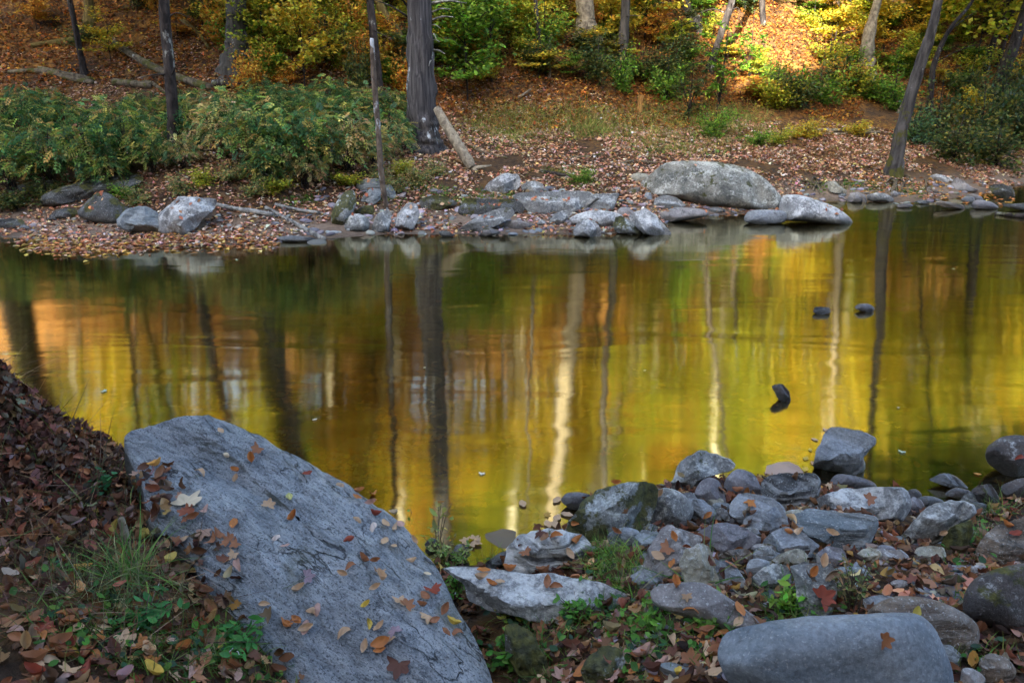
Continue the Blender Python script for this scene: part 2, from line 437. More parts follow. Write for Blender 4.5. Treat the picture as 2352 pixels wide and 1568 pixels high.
WX, WY = np.meshgrid(wx, wy); I = np.arange(61*40).reshape(40, 61)
water = link('water', mkmesh('water', np.stack([WX, WY, WX*0], 2).reshape(-1, 3), np.stack([I[:-1, :-1], I[:-1, 1:], I[1:, 1:], I[1:, :-1]], 2).reshape(-1, 4), watermat()))
tag(water, kind='structure'); water['label'] = 'calm shallow olive-gold stream water mirroring the trees'

# ------------------------------------------------------------------ rocks
XF = {'A': (1225, 949.4, .3946), 'B': (1776.2, 949.4, .3946), 'C': (1041.2, 367.5, .2604), 'D': (1837.4, 367.5, .2187),
      'E': (0, 367.5, .2604), 'F': (0, 0, 1), 'G': (612.5, 918.7, .4141), 'H': (735, 0, .3829)}
hosts = []   # (verts, faces, tag) for leaf dropping
def smooth_outline(P, n, corner=.35):
    P = np.array(P, float); m = len(P); out = []
    per = 8
    for i in range(m):
        p0, p1, p2, p3 = P[i-1], P[i], P[(i+1) % m], P[(i+2) % m]
        for k in range(per):
            t = k/per
            cr = .5*((2*p1)+(-p0+p2)*t+(2*p0-5*p1+4*p2-p3)*t*t+(-p0+3*p1-3*p2+p3)*t**3)
            li = p1*(1-t)+p2*t
            out.append(cr*(1-corner)+li*corner)
    out = np.array(out+[out[0]])
    L = np.concatenate([[0], np.cumsum(np.linalg.norm(np.diff(out, axis=0), axis=1))])
    t = np.linspace(0, L[-1], n, endpoint=False)
    return np.stack([np.interp(t, L, out[:, 0]), np.interp(t, L, out[:, 1])], 1)
def rock(spec, kind, shape, label, name='rock', lift=0., deep=1., rough=1.):
    tg, pts = spec.split(':'); ox, oy, sc = XF[tg]
    P = [tuple(float(a) for a in q.split(',')) for q in pts.split()]
    P = np.array([(ox+a*sc, oy+b*sc) for a, b in P])
    near = P[:, 1].max() > 950
    n = 84 if near else 52; nr = 16 if near else 10; nb = 7
    O = smooth_outline(P, n, .15 if shape == 'r' else .6)
    cx, cy = O.mean(0); O = O.mean(0)+(O-O.mean(0))*1.05; ymax = O[:, 1].max(); hh = ymax-O[:, 1].min(); ww = O[:, 0].max()-O[:, 0].min()
    # bury the foot
    low = O[:, 1] > cy
    O[low, 1] += (O[low, 1]-cy)*.14
    bx = O[np.argmax(O[:, 1]), 0]*.5+cx*.5
    g = ghit(bx, ymax-hh*.02)
    dist = (g-CAM).dot(FW)*(1-lift)
    a = ww/2*dist/F; b = hh/2*dist/F
    T = (.75*min(a, b)+.12*max(a, b))*deep
    dc = dist+.30*T
    vd = np.array((ray(cx, cy)).normalized())
    cen = CAM+ray(cx, cy)*dc
    cen = np.array(cen)
    W = np.array([np.array(CAM+ray(x, y)*dc) for x, y in O])-cen
    r = random.Random(hash(spec) % 9999 if False else sum(ord(c)*(i+1) for i, c in enumerate(spec)) % 99991)
    ex = {'r': .92, 'f': .75, 's': .6}[shape]
    rings = []
    for i in range(nb, 0, -1):
        ph = math.pi/2*i/(nb+.0)*.98
        rings.append(W*max(math.cos(ph), .02)**.8+vd*T*.9*math.sin(ph))
    for i in range(0, nr+1):
        ph = math.pi/2*i/nr
        rings.append(W*max(math.cos(ph), .012)**ex-vd*T*math.sin(ph)**(1 if ex == 1 else .85))
    Vv = np.stack(rings)              # (R, n, 3)
    R = len(rings); Vv = Vv.reshape(-1, 3)
    # facets carved along the line of sight
    fac = []
    if shape == 's':
        fac.append((np.array((r.uniform(-.1, .1), -.32, .95)), .30))
        fac.append((np.array((r.uniform(-.2, .2), -.97, .05)), .62))
    nf = {'r': 4, 'f': 9, 's': 5}[shape]
    for _ in range(nf):
        v = np.array((r.uniform(-1, 1), -r.uniform(.2, 1), r.uniform(-.3, 1.1)))
        fac.append((v, r.uniform(.58, .84) if shape != 'r' else r.uniform(.74, .9)))
    for nv, k in fac:
        nv = nv/np.linalg.norm(nv); dn = nv@vd
        if dn > -.12: continue
        dd = Vv@nv; o = dd.max()*k
        ix = dd > o
        mv = (o-dd[ix])/dn
        u = Vv[ix]@vd
        mv = np.where(u < 0, np.minimum(mv, -u*1.0), 0)
        mv = np.maximum(mv, 0)
        Vv[ix] += vd*mv[:, None]
    size = math.sqrt(a*b)
    amp = {'r': .018, 'f': .045, 's': .035}[shape]*size*rough*2
    fr = 1.4/size
    off = Vector((r.uniform(0, 50), r.uniform(0, 50), r.uniform(0, 50)))
    for i in range(len(Vv)):
        v = Vector(Vv[i]); L = v.length+1e-6
        q = noise.fractal(v*fr+off, .9, 2.1, 5)
        if shape != 'r': q += .5*noise.noise(v*fr*2.5+off, noise_basis='VORONOI_F1')-.25
        Vv[i] += np.array(v/L)*q*amp
    idx = np.arange(R*n).reshape(R, n); nxt = np.roll(idx, -1, 1)
    Fq = np.stack([idx[:-1], nxt[:-1], nxt[1:], idx[1:]], 2).reshape(-1, 4)
    # close the two poles with quads
    caps = []
    for ring in (idx[0], idx[-1][::-1]):
        for k in range(0, n//2-1):
            caps.append((ring[k], ring[k+1], ring[n-2-k], ring[n-1-k]))
    Fq = np.concatenate([Fq, np.array(caps)])
    me = mkmesh(name, Vv, Fq, RM[kind], sharp=(60 if shape == 'r' else 28))
    me.flip_normals()
    o = link(name, me, cen); tag(o, label, 'rock' if size < .45 and name == 'rock' else name)
    hosts.append((Vv+cen, Fq, label, near))
    return o

def bigrock():
    D = [(285, 1010, .56), (300, 980, .59), (360, 960, .64), (430, 952, .68), (500, 956, .68), (560, 974, .66), (620, 1008, .62), (700, 1060, .55), (800, 1108, .48), (880, 1160, .42), (930, 1210, .37), (965, 1255, .33), (1010, 1310, .28), (1045, 1390, .25), (1085, 1450, .22), (1115, 1510, .2), (1135, 1568, .19), (1140, 1660, .14), (900, 1680, .12), (740, 1640, .16), (650, 1530, .25), (570, 1440, .32), (480, 1350, .38), (420, 1260, .43), (345, 1190, .49), (325, 1100, .54)]
    P = np.array([tuple(at_z(a, b, z)) for a, b, z in D])
    n = 260; m = len(P); out = []
    for i in range(m):
        p0, p1, p2, p3 = P[i-1], P[i], P[(i+1) % m], P[(i+2) % m]
        for k in range(10):
            t = k/10; out.append(.5*((2*p1)+(-p0+p2)*t+(2*p0-5*p1+4*p2-p3)*t*t+(-p0+3*p1-3*p2+p3)*t**3))
    out = np.array(out); n = len(out); cen = out.mean(0); cen[2] += .0
    rings = []; NRR = 90
    for s, dz in ((1.06, -.75), (1.05, -.5), (1.045, -.28), (1.03, -.13), (1.015, -.05)):
        q = cen+(out-cen)*s; q[:, 2] = out[:, 2]+dz; rings.append(q)
    for i in range(NRR):
        t = 1-i/NRR*.999
        q = cen+(out-cen)*t; q[:, 2] += .085*(1-t**2.6)
        rings.append(q)
    V = np.stack(rings).reshape(-1, 3)-cen; R = len(rings)
    # sculpt: long grain running down to the right, scoops, a rough broken foot
    g = Vector((.80, -.60, 0))
    for i in range(len(V)):
        v = Vector(V[i]); al = v.dot(g); ac = v.x*.60+v.y*.80
        q = Vector((al*1.2, ac*3.4, v.z))
        d = noise.fractal(q*1.3+Vector((3, 7, 1)), .9, 2.1, 3)*.030
        d += noise.fractal(Vector((al*4, ac*15, v.z*9)), .7, 2.1, 5)*.013
        d += noise.fractal(v*22, .7, 2.2, 3)*.0035
        foot = max(0, min(1, (-v.y*.75-v.x*.25-.28)*3.2))
        d += foot*(noise.fractal(v*7+Vector((9, 2, 4)), .8, 2.1, 5)*.04-.035)
        dd = max(0, 1-abs(ac-.10-.05*math.sin(al*6))/.035)*.0; d -= dd
        V[i][2] += d
    idx = np.arange(R*n).reshape(R, n); nxt = np.roll(idx, -1, 1)
    Fq = np.stack([idx[:-1], nxt[:-1], nxt[1:], idx[1:]], 2).reshape(-1, 4)
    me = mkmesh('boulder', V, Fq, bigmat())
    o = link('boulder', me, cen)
    # make normals point up
    me.update()
    if me.polygons[len(me.polygons)//2].normal.z < 0: me.flip_normals()
    tag(o, 'huge sloping blue-grey boulder strewn with fallen leaves at lower left', 'boulder')
    hosts.append((V+cen, Fq, 'huge sloping blue-grey boulder', True))
    return o
def bigmat():
    m, nt, out = newmat('granite_grain'); g = N(nt)
    tc = g.n('ShaderNodeTexCoord').outputs['Object']
    rot = g.n('ShaderNodeMapping', {'Vector': tc, 'Rotation': (0, 0, math.radians(37)), 'Scale': (1, 1, 1)}).outputs[0]
    st = g.mapv(rot, (1.0, 4.5, 4))
    a = g.noise(st, 6, 8, .7, .4); b = g.noise(tc, 95, 3, .7); c = g.noise(st, 26, 6, .72)
    big = g.noise(tc, 2.2, 5, .6)
    col = g.mix(g.ramp(a, .40, .60), (.21, .245, .27), (.47, .52, .55))
    col = g.mix(g.ramp(g.noise(st, 3.1, 7, .7, .8), .50, .66, 0, .6), col, (.46, .48, .50))
    col = g.mix(g.ramp(b, .52, .66, 0, .5), col, (.58, .62, .66))
    col = g.mix(g.ramp(c, .47, .36, 0, .8), col, (.06, .068, .08))
    col = g.mix(g.ramp(g.noise(st, 1.4, 4, .6, .5),   .40, .60, .28, 0.), col, (.12, .135, .145))
    warp = g.n('ShaderNodeVectorMath', {0: st, 1: g.n('ShaderNodeTexNoise', {'Vector': st, 'Scale': 3., 'Detail': 5.}).outputs['Color']}, operation='ADD').outputs[0]
    ve = g.n('ShaderNodeTexVoronoi', {'Vector': warp, 'Scale': 1.7}, feature='DISTANCE_TO_EDGE').outputs[0]
    crk = g.math('MULTIPLY', g.ramp(ve, .030, .006), g.ramp(g.noise(tc, 3.7, 3), .46, .58))
    col = g.mix(g.math('MULTIPLY', crk, .85), col, (.025, .028, .03))
    col = g.mix(g.ramp(g.noise(tc, 5, 8, .75), .55, .70, 0, .6), col, (.08, .09, .09))
    col = g.mix(g.ramp(g.noise(tc, 150, 2, .6), .44, .34, 0, .8), col, (.05, .06, .07))
    z = g.n('ShaderNodeSeparateXYZ', {0: tc}).outputs[2]
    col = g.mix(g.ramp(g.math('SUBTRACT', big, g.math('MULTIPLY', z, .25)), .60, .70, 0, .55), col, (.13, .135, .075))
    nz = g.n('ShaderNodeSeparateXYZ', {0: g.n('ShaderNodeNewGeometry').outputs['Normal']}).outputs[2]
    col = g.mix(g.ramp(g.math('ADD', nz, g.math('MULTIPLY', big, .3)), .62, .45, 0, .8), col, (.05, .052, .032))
    h = g.math('SUBTRACT', g.math('ADD', a, g.math('ADD', g.math('MULTIPLY', c, .7), g.math('MULTIPLY', b, .16))), g.math('MULTIPLY', crk, .8))
    bs = g.n('ShaderNodeBsdfPrincipled', {'Base Color': col, 'Roughness': .68, 'Normal': g.bump(h, .9, .028), 'Specular IOR Level': .4})
    nt.links.new(bs.outputs[0], out.inputs[0]); return m
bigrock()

ROCKS = [
 ('A:180,700 215,610 290,510 370,450 500,415 700,408 718,450 705,540 660,640 600,720 480,750 340,750 200,725', 'moss', 'f', 'large moss and white lichen covered boulder at the left end of the rock pile'),
 ('A:715,450 800,440 880,480 925,560 900,620 820,655 740,655 690,620 700,540', 'lichen', 'r', 'rounded boulder with white top and dark mossy underside, right against the big mossy boulder'),
 ('F:1163,1300 1165,1262 1200,1225 1270,1215 1340,1232 1365,1270 1362,1300 1290,1312 1200,1310', 'marble', 'f', 'white swirled block with crumpled dark leaf on top'),
 ('F:1020,1305 1110,1303 1300,1325 1380,1340 1440,1370 1465,1400 1430,1420 1300,1425 1220,1415 1130,1395 1080,1375 1070,1340', 'white', 's', 'long pale flat slab just right of the huge boulder'),
 ('A:770,430 820,370 850,290 910,250 975,215 1060,235 1140,270 1172,300 1150,335 1050,355 960,400 880,455 800,440', 'lichen', 'f', 'wedge shaped rock with pale crest at the water edge, farthest out of the near pile'),
 ('A:945,450 975,400 1030,375 1080,400 1115,490 1110,520 1020,520 950,480', 'purple', 'r', 'small smooth purple-grey rock behind the small white stone'),
 ('A:1130,380 1170,335 1230,330 1290,370 1330,470 1280,490 1140,480 1115,430', 'purple', 'r', 'rounded purple-grey rock left of the black layered rock'),
 ('B:-72,400 -30,360 60,352 150,346 240,350 270,400 262,470 170,525 70,555 0,495 -60,470', 'dark', 's', 'black and white layered rock below the block in the water'),
 ('A:1140,540 1200,465 1300,470 1420,510 1475,590 1440,640 1300,650 1220,640 1150,590', 'slate', 's', 'broad flat grey rock carrying one orange leaf in the middle of the pile'),
 ('A:1225,620 1270,590 1350,570 1440,530 1485,640 1430,680 1340,720 1240,680', 'slate', 'f', 'angular grey wedge leaning on the flat rock with orange leaf'),
 ('A:890,480 940,462 1000,465 1012,500 990,520 920,500', 'white', 'r', 'small white oval stone near the top of the pile'),
 ('A:910,560 930,500 990,505 1060,560 1105,610 1080,635 1000,635 915,605', 'slate', 'f', 'triangular slate grey stone under the small white oval stone'),
 ('A:1055,560 1090,548 1125,560 1145,610 1130,630 1095,600', 'white', 'f', 'little white chip of rock in the middle of the pile'),
 ('A:630,940 650,840 700,740 760,670 805,645 860,690 960,720 970,750 880,820 870,960 760,965 700,935', 'pinkish', 'f', 'pointed warm grey boulder with a maple leaf on its face'),
 ('A:950,700 1030,650 1120,640 1230,660 1315,720 1290,770 1180,800 1060,810 960,760', 'purple', 'f', 'wide low purple-grey rock in the centre of the pile'),
 ('A:855,860 880,800 960,765 1020,775 1050,850 1085,990 1080,1020 980,1000 900,990 870,930', 'tan', 'f', 'upright pale greenish block with grass blades before it'),
 ('A:1045,850 1100,845 1160,870 1240,975 1230,1000 1150,1000 1085,980', 'slate', 's', 'slate slab leaning behind the upright greenish block'),
 ('B:-62,740 0,690 80,660 150,680 230,740 272,780 200,830 100,810 0,805 -50,790', 'slate', 's', 'flat grey rock below the layered grey block'),
 ('A:1080,820 1150,795 1240,785 1280,830 1200,885 1120,850', 'brown', 'f', 'rough dark brown stone in the middle of the pile'),
 ('A:1280,830 1300,795 1370,795 1440,820 1380,860 1300,855', 'slate', 'r', 'small flat slate stone right of the rough brown stone'),
 ('A:1240,900 1260,855 1310,845 1370,865 1360,920 1300,945 1240,930', 'slate', 'r', 'small egg shaped grey stone above the lichen speckled rock'),
 ('B:-30,885 20,830 60,810 140,788 190,820 200,870 120,885 30,900', 'tan', 'r', 'rounded tan stone below the flat grey rock'),
 ('A:1250,980 1310,920 1400,870 1470,885 1500,950 1495,1010 1380,1010 1290,1005', 'lichen', 'f', 'lichen speckled rock right of the leaning slate slab'),
 ('B:100,890 180,865 300,870 370,930 370,1060 310,1180 200,1180 140,1080 120,960', 'lichen', 's', 'flat blue-grey rock with a large red-brown maple leaf'),
 ('A:700,1040 760,1000 860,985 980,990 1080,1040 1200,1120 1350,1220 1250,1250 1120,1250 960,1190 800,1150 720,1110', 'pinkish', 'r', 'smooth low domed rock with two orange leaves, right of the long pale slab'),
 ('F:1665,1480 1690,1450 1780,1430 1950,1415 2080,1413 2125,1440 2160,1500 2175,1568 2150,1640 1900,1640 1720,1600 1668,1520', 'smooth', 'r', 'large smooth blue-grey boulder at the bottom right'),
 ('B:560,1170 640,1100 740,1070 860,1075 1000,1110 1100,1160 1180,1230 1185,1300 1150,1400 1060,1400 940,1340 750,1300 600,1250', 'brown', 'r', 'dark banded brown boulder behind the large smooth boulder'),
 ('B:1120,1130 1130,1040 1180,970 1280,920 1400,885 1520,890 1600,1000 1560,1200 1440,1260 1300,1220 1160,1180', 'darkround', 'r', 'big dark rounded boulder cut by the right edge of the photo'),
 ('B:1180,800 1200,740 1280,660 1400,620 1500,605 1580,700 1550,860 1400,890 1250,880 1190,840', 'brown', 's', 'squared brown ledge rock at the right edge above the dark rounded boulder'),
 ('B:200,530 260,490 400,445 580,428 740,435 790,480 800,530 750,610 640,615 500,610 300,580 210,560', 'white', 's', 'broad white lichened slab at the right of the pile'),
 ('B:110,590 180,570 220,553 400,575 595,600 595,680 520,795 420,780 300,745 200,700 120,620', 'layer', 's', 'grey layered block with straight edges in front of the white slab'),
 ('B:735,720 800,650 850,590 900,540 1020,508 1160,530 1185,575 1150,610 1060,650 1000,720 850,780 790,775', 'lichen', 'f', 'long pitted grey rock right of the white lichened slab'),
 ('B:980,760 1010,690 1070,640 1140,630 1165,680 1150,730 1110,800 1060,840 985,835', 'deepmoss', 'f', 'small moss covered rock in front of the pitted grey rock'),
 ('B:240,330 235,290 260,210 300,110 330,82 420,85 520,105 590,145 592,180 535,230 520,250 530,300 480,345 380,355 270,355', 'slate', 's', 'angular grey block standing in the water ringed by floating leaves'),
 ('B:340,385 380,355 460,360 560,390 595,425 500,440 400,450 350,420', 'purple', 'r', 'flat purplish rock right below the block in the water'),
 ('B:1240,240 1260,190 1320,145 1400,130 1500,150 1540,250 1500,340 1390,360 1310,320 1255,280', 'darkround', 'r', 'large dark rounded rock in the water at the right edge'),
 ('B:1160,450 1190,420 1260,412 1300,460 1320,520 1260,545 1200,510', 'darkround', 'f', 'small dark angular rock at the waterline by the right edge'),
 ('B:1330,430 1370,400 1460,380 1520,440 1470,500 1350,490', 'darkround', 'r', 'dark stone below the large dark rounded rock at the right edge'),
 ('B:915,385 970,352 1020,350 1080,380 1130,430 1060,435 970,410', 'slate', 'f', 'thin bluish stone tilted out of the water, upper of two'),
 ('B:1005,465 1060,432 1130,445 1160,470 1100,495 1040,485', 'pinkish', 'r', 'flat pale stone in the water, lower of two'),
 ('B:780,450 830,440 862,470 850,500 800,490', 'purple', 'r', 'small round purple stone behind the right end of the white slab'),
 ('B:780,520 820,480 860,510 878,540 830,580 770,585', 'purple', 'f', 'small angular purple stone touching the right end of the white slab'),
 ('B:560,790 640,785 700,795 740,790 790,840 720,870 610,870 570,830', 'pinkish', 's', 'thin pinkish slab lying among leaves below the layered block'),
 ('B:260,810 320,770 400,790 430,860 380,890 280,860', 'purple', 's', 'dark wet looking flat stone left of the thin pinkish slab'),
 ('B:360,905 440,890 520,900 580,950 500,960 380,950', 'layer', 'r', 'low bluish stone above the leafy green herb'),
 ('B:945,970 1000,945 1080,940 1120,970 1060,1000 970,1000', 'deepmoss', 'f', 'low mossy stone left of the big dark rounded boulder'),
 ('B:975,1345 1040,1350 1095,1410 1080,1460 1010,1470 985,1400', 'layer', 'f', 'small bluish angular stone at the right end of the large smooth boulder'),
 ('B:1200,1450 1260,1400 1350,1420 1410,1500 1350,1560 1230,1550', 'brown', 'r', 'brown stone with yellow moss in the bottom right corner'),
 ('B:1100,1490 1160,1485 1230,1540 1200,1600 1100,1590', 'pinkish', 'r', 'pale grey stone at the bottom edge right of the large smooth boulder'),
 ('A:280,1490 330,1400 420,1350 500,1370 540,1440 520,1520 440,1590 330,1580', 'moss', 'f', 'mossy lichened stone among leaves at the bottom centre'),
 ('A:720,1460 800,1445 900,1480 920,1520 820,1530 740,1500', 'layer', 's', 'thin layered slab among leaves at the bottom centre'),
 ('G:1330,1260 1390,1240 1470,1300 1530,1400 1560,1500 1500,1560 1400,1520 1330,1400', 'deepmoss', 'f', 'dark mossy stone half buried at the foot of the huge boulder'),
 ('A:165,500 200,465 270,460 330,480 300,540 240,560 190,530', 'purple', 'r', 'smooth purple stone in the water left of the big mossy boulder'),
 ('G:880,795 920,762 960,790 940,830 890,815', 'slate', 'r', 'small round stone in the herbs beside the huge boulder'),
 ('G:1010,850 1060,800 1120,810 1110,880 1060,900 1010,890', 'lichen', 'f', 'small pale stone at the shore above the long slab'),
 ('G:1200,915 1270,860 1340,830 1325,900 1260,935', 'dark', 'f', 'dark pointed stone left of the white swirled block'),
 ('A:845,640 900,620 955,650 940,680 860,670', 'darkround', 'r', 'small dark pebble-like rock above the pointed warm grey boulder'),
 ('A:1040,530 1080,515 1140,525 1130,560 1060,555', 'layer', 's', 'small grey chip above the little white chip'),
 ('A:620,670 680,640 725,660 700,710 640,710', 'lichen', 'f', 'small grey stone below the right side of the big mossy boulder'),
 # far bank, middle
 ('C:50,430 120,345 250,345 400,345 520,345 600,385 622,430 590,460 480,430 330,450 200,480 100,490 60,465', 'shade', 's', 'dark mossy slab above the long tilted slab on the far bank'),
 ('C:20,630 100,570 230,500 400,430 510,425 537,460 520,500 420,560 300,600 140,640', 'lichen', 's', 'long grey slab tilted up out of the water on the far bank'),
 ('C:230,640 260,605 320,597 380,620 412,640 330,665 280,672', 'pinkish', 'r', 'small domed brown-grey rock in the water before the tilted slab'),
 ('C:430,600 470,540 560,530 700,560 720,575 620,605 500,605', 'pinkish', 'f', 'flat wedge rock right of the tilted slab on the far bank'),
 ('C:280,240 330,190 400,140 490,115 570,130 595,190 560,260 450,295 350,285', 'white', 'f', 'pale rounded boulder standing back among the leaves on the far bank'),
 ('C:600,240 640,200 720,185 790,215 795,270 720,290 640,285', 'lichen', 'f', 'half buried grey rock right of the pale rounded boulder on the far bank'),
 ('C:530,320 600,290 900,280 1180,280 1230,310 1240,440 1100,445 850,470 700,465 600,370', 'lichen', 's', 'long wall-like grey block with white lichen on the far bank'),
 ('C:1180,310 1300,300 1450,295 1450,330 1390,440 1240,450 1180,430', 'lichen', 'f', 'squared grey block butting the right end of the long wall-like block'),
 ('C:1035,520 1100,480 1240,443 1400,460 1490,500 1450,540 1330,590 1200,570 1070,560', 'white', 'r', 'wide flat pale rock at the waterline in the middle of the far bank'),
 ('C:1057,640 1080,570 1150,535 1230,535 1290,590 1300,660 1200,680 1080,665', 'white', 'f', 'pale angular rock standing in the water before the wide flat pale rock'),
 ('C:840,550 900,470 970,450 1050,470 1000,520 960,570 860,570', 'lichen', 'f', 'rough grey rock with leaves left of the wide flat pale rock'),
 ('C:1405,590 1430,510 1480,495 1560,530 1690,630 1660,650 1530,655 1440,620', 'moss', 'f', 'moss capped rock left of the white ridged rock at the far waterline'),
 ('C:1555,500 1600,460 1690,430 1760,470 1850,560 1915,630 1890,665 1780,660 1680,640 1610,570', 'white', 'f', 'wedge rock with a white ridge sloping into the water on the far side'),
 ('C:1445,460 1480,420 1540,420 1595,465 1560,490 1470,485', 'pinkish', 'r', 'small rounded rock behind the white ridged rock'),
 ('C:1770,440 1785,330 1850,315 1950,325 2050,400 1960,425 1860,450', 'lichen', 's', 'grey block tucked under the huge domed boulder on the far bank'),
 ('C:1790,500 1900,440 2000,420 2200,440 2235,490 2050,525 1880,545 1830,530', 'pinkish', 'r', 'long low brown-grey rock at the waterline in front of the huge domed boulder'),
 ('F:1472,425 1500,400 1530,378 1580,372 1650,375 1700,385 1750,410 1785,445 1793,465 1770,477 1700,475 1620,467 1560,452 1490,440', 'dome', 'r', 'huge domed lichen covered boulder on the far bank'),
 ('F:1712,498 1725,485 1770,482 1803,488 1800,508 1750,515 1715,508', 'slate', 'r', 'rounded grey rock in the water below the huge domed boulder'),
 ('F:1797,500 1800,455 1830,448 1870,458 1920,478 1955,505 1930,514 1860,506', 'white', 'r', 'long white topped rock sloping into the water right of the huge domed boulder'),
 ('C:2250,440 2290,415 2352,420 2400,440 2340,465 2270,460', 'lichen', 's', 'small flat stone stack under the right side of the huge domed boulder'),
 ('C:1565,150 1600,120 1710,125 1720,170 1650,195 1590,185', 'tan', 'r', 'pale tan rock touching the left end of the huge domed boulder'),
 ('C:1535,265 1580,240 1640,240 1650,290 1560,290', 'brown', 'f', 'dark small rock under the left tip of the huge domed boulder'),
 ('C:1680,340 1700,285 1740,290 1755,345', 'slate', 'f', 'tiny upright grey stone left of the block tucked under the huge domed boulder'),
 ('C:740,560 770,525 810,540 825,565 790,575', 'white', 'r', 'tiny pale stone at the far waterline'),
 # far bank, right
 ('D:285,260 300,230 370,220 420,270 490,320 480,360 400,355 310,320', 'tan', 'f', 'tan angular rock below the roots on the far right bank'),
 ('D:500,430 530,350 600,340 680,370 700,440 600,445', 'pinkish', 'f', 'tan and dark rock, left of two side by side on the far right waterline'),
 ('D:710,370 800,348 880,350 975,400 970,435 850,430 730,420', 'lichen', 'r', 'grey oval rock, right of two side by side on the far right waterline'),
 ('D:1020,475 1060,460 1150,460 1185,480 1130,500 1040,500', 'pinkish', 'r', 'flat golden stone barely above the water on the far right'),
 ('D:1420,455 1460,432 1560,440 1700,470 1720,515 1620,505 1500,490', 'brown', 'r', 'long dark brown rock in the water on the far right'),
 ('D:1690,420 1740,385 1820,390 1830,430 1760,448', 'slate', 'r', 'small bluish rock at the far right waterline'),
 ('D:1750,370 1820,355 1900,385 1920,420 1850,430 1780,400', 'pinkish', 'r', 'tan grey rock behind the small bluish rock on the far right'),
 ('D:1800,480 1840,430 1900,420 2000,440 2080,495 2000,515 1860,510', 'purple', 'r', 'domed purple-grey rock in the water on the far right'),
 ('D:1990,290 2020,260 2130,255 2230,290 2255,370 2160,390 2030,350', 'shade', 's', 'dark block with pale right end in the water at the far right'),
 ('D:1370,170 1440,150 1560,180 1620,220 1500,230 1390,200', 'white', 'f', 'pale flat rock above the others on the far right bank'),
 ('D:1590,240 1640,185 1720,220 1800,285 1875,310 1780,335 1650,310 1600,270', 'pinkish', 'f', 'long pale ridge rock running down to the far right water'),
 ('D:1200,440 1260,420 1340,425 1380,440 1300,462', 'slate', 'f', 'low dark blue stone at the far right waterline'),
 ('D:950,350 990,325 1030,350 1020,385 970,385', 'pinkish', 'r', 'small round stone under the mossy roots on the far right'),
 ('D:2130,470 2250,460 2420,450 2420,530 2250,510', 'shade', 'r', 'low dark rock in the water cut by the right edge'),
 ('D:1330,300 1370,290 1385,340 1340,355', 'brown', 'r', 'left of a pair of little brown stones on the far right bank'),
 ('D:1400,320 1430,300 1450,335 1410,350', 'brown', 'r', 'right of a pair of little brown stones on the far right bank'),
 # far bank, left
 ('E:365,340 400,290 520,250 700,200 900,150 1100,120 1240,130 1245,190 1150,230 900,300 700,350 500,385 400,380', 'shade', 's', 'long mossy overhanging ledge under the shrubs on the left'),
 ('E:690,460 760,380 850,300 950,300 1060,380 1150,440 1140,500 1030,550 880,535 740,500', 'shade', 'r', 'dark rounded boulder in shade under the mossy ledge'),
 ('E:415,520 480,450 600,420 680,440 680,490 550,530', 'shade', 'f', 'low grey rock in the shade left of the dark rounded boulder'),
 ('E:1030,530 1070,480 1150,430 1280,412 1380,450 1425,530 1400,620 1360,660 1240,630 1080,600', 'layer', 'f', 'ribbed dark grey boulder at the left waterline'),
 ('E:1410,490 1480,400 1580,340 1740,328 1890,355 1895,430 1800,500 1740,580 1640,640 1520,668 1440,640 1400,610', 'white', 'f', 'large pale blue-grey boulder right of the ribbed boulder on the left bank'),
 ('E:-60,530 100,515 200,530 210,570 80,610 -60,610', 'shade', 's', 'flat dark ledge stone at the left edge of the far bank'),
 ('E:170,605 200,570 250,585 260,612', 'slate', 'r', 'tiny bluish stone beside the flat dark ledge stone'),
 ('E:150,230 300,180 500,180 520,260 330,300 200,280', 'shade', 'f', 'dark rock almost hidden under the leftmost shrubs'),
 ('F:635,547 670,541 725,548 700,555 650,554', 'slate', 'r', 'thin flat bluish stone at the far waterline beside the drift stick'),
 ('H:70,1300 90,1230 150,1155 200,1150 215,1220 180,1300 120,1350 80,1340', 'moss', 'r', 'tall oval white and green rock leaning at the far waterline'),
 ('H:150,1350 190,1290 250,1290 295,1330 280,1380 200,1385 160,1375', 'lichen', 'r', 'dark blue-grey rounded rock right of the tall oval rock'),
 ('H:310,1370 330,1300 400,1255 430,1290 410,1385 330,1390', 'lichen', 'f', 'upright grey rock at the foot of the dead pole'),
 ('H:445,1380 470,1280 520,1220 580,1230 592,1290 560,1370 480,1390', 'white', 'f', 'upright pale rock right of the dead pole foot'),
 ('H:220,1110 270,1075 360,1075 370,1120 300,1140 240,1140', 'layer', 'r', 'bluish rock behind the dead pole, highest of its cluster'),
 ('H:245,1200 290,1140 360,1130 365,1190 310,1225', 'layer', 'f', 'angular bluish rock left of the dead pole'),
 ('H:395,1110 430,1115 460,1180 410,1190 385,1150', 'layer', 'f', 'narrow bluish rock just right of the dead pole'),
 ('H:215,1270 260,1235 320,1240 310,1290 240,1290', 'deepmoss', 'r', 'small green mossy rock above the blue-grey rounded rock'),
 ('H:715,1390 760,1385 805,1405 780,1420 730,1415', 'dark', 'r', 'small black rock in the water off the far bank'),
 ('H:600,1200 680,1170 760,1180 820,1220 700,1260 620,1250', 'deepmoss', 's', 'dark moss covered ledge between pale rocks on the far bank'),
 # mid stream
 ('F:1868,716 1872,706 1888,704 1905,707 1906,718 1885,722', 'dark', 'f', 'small black rock with a leaf caught on it in midstream'),
 ('F:1964,706 1974,698 1995,698 2008,708 2000,716 1980,714', 'purple', 'r', 'smooth flat stone in midstream right of the small black rock'),
 ('F:1773,885 1798,883 1812,900 1815,918 1798,922 1783,908', 'darkround', 'f', 'dark pointed rock alone in midstream with a swirl round it'),
]
for q in ROCKS: rock(*q[:4])
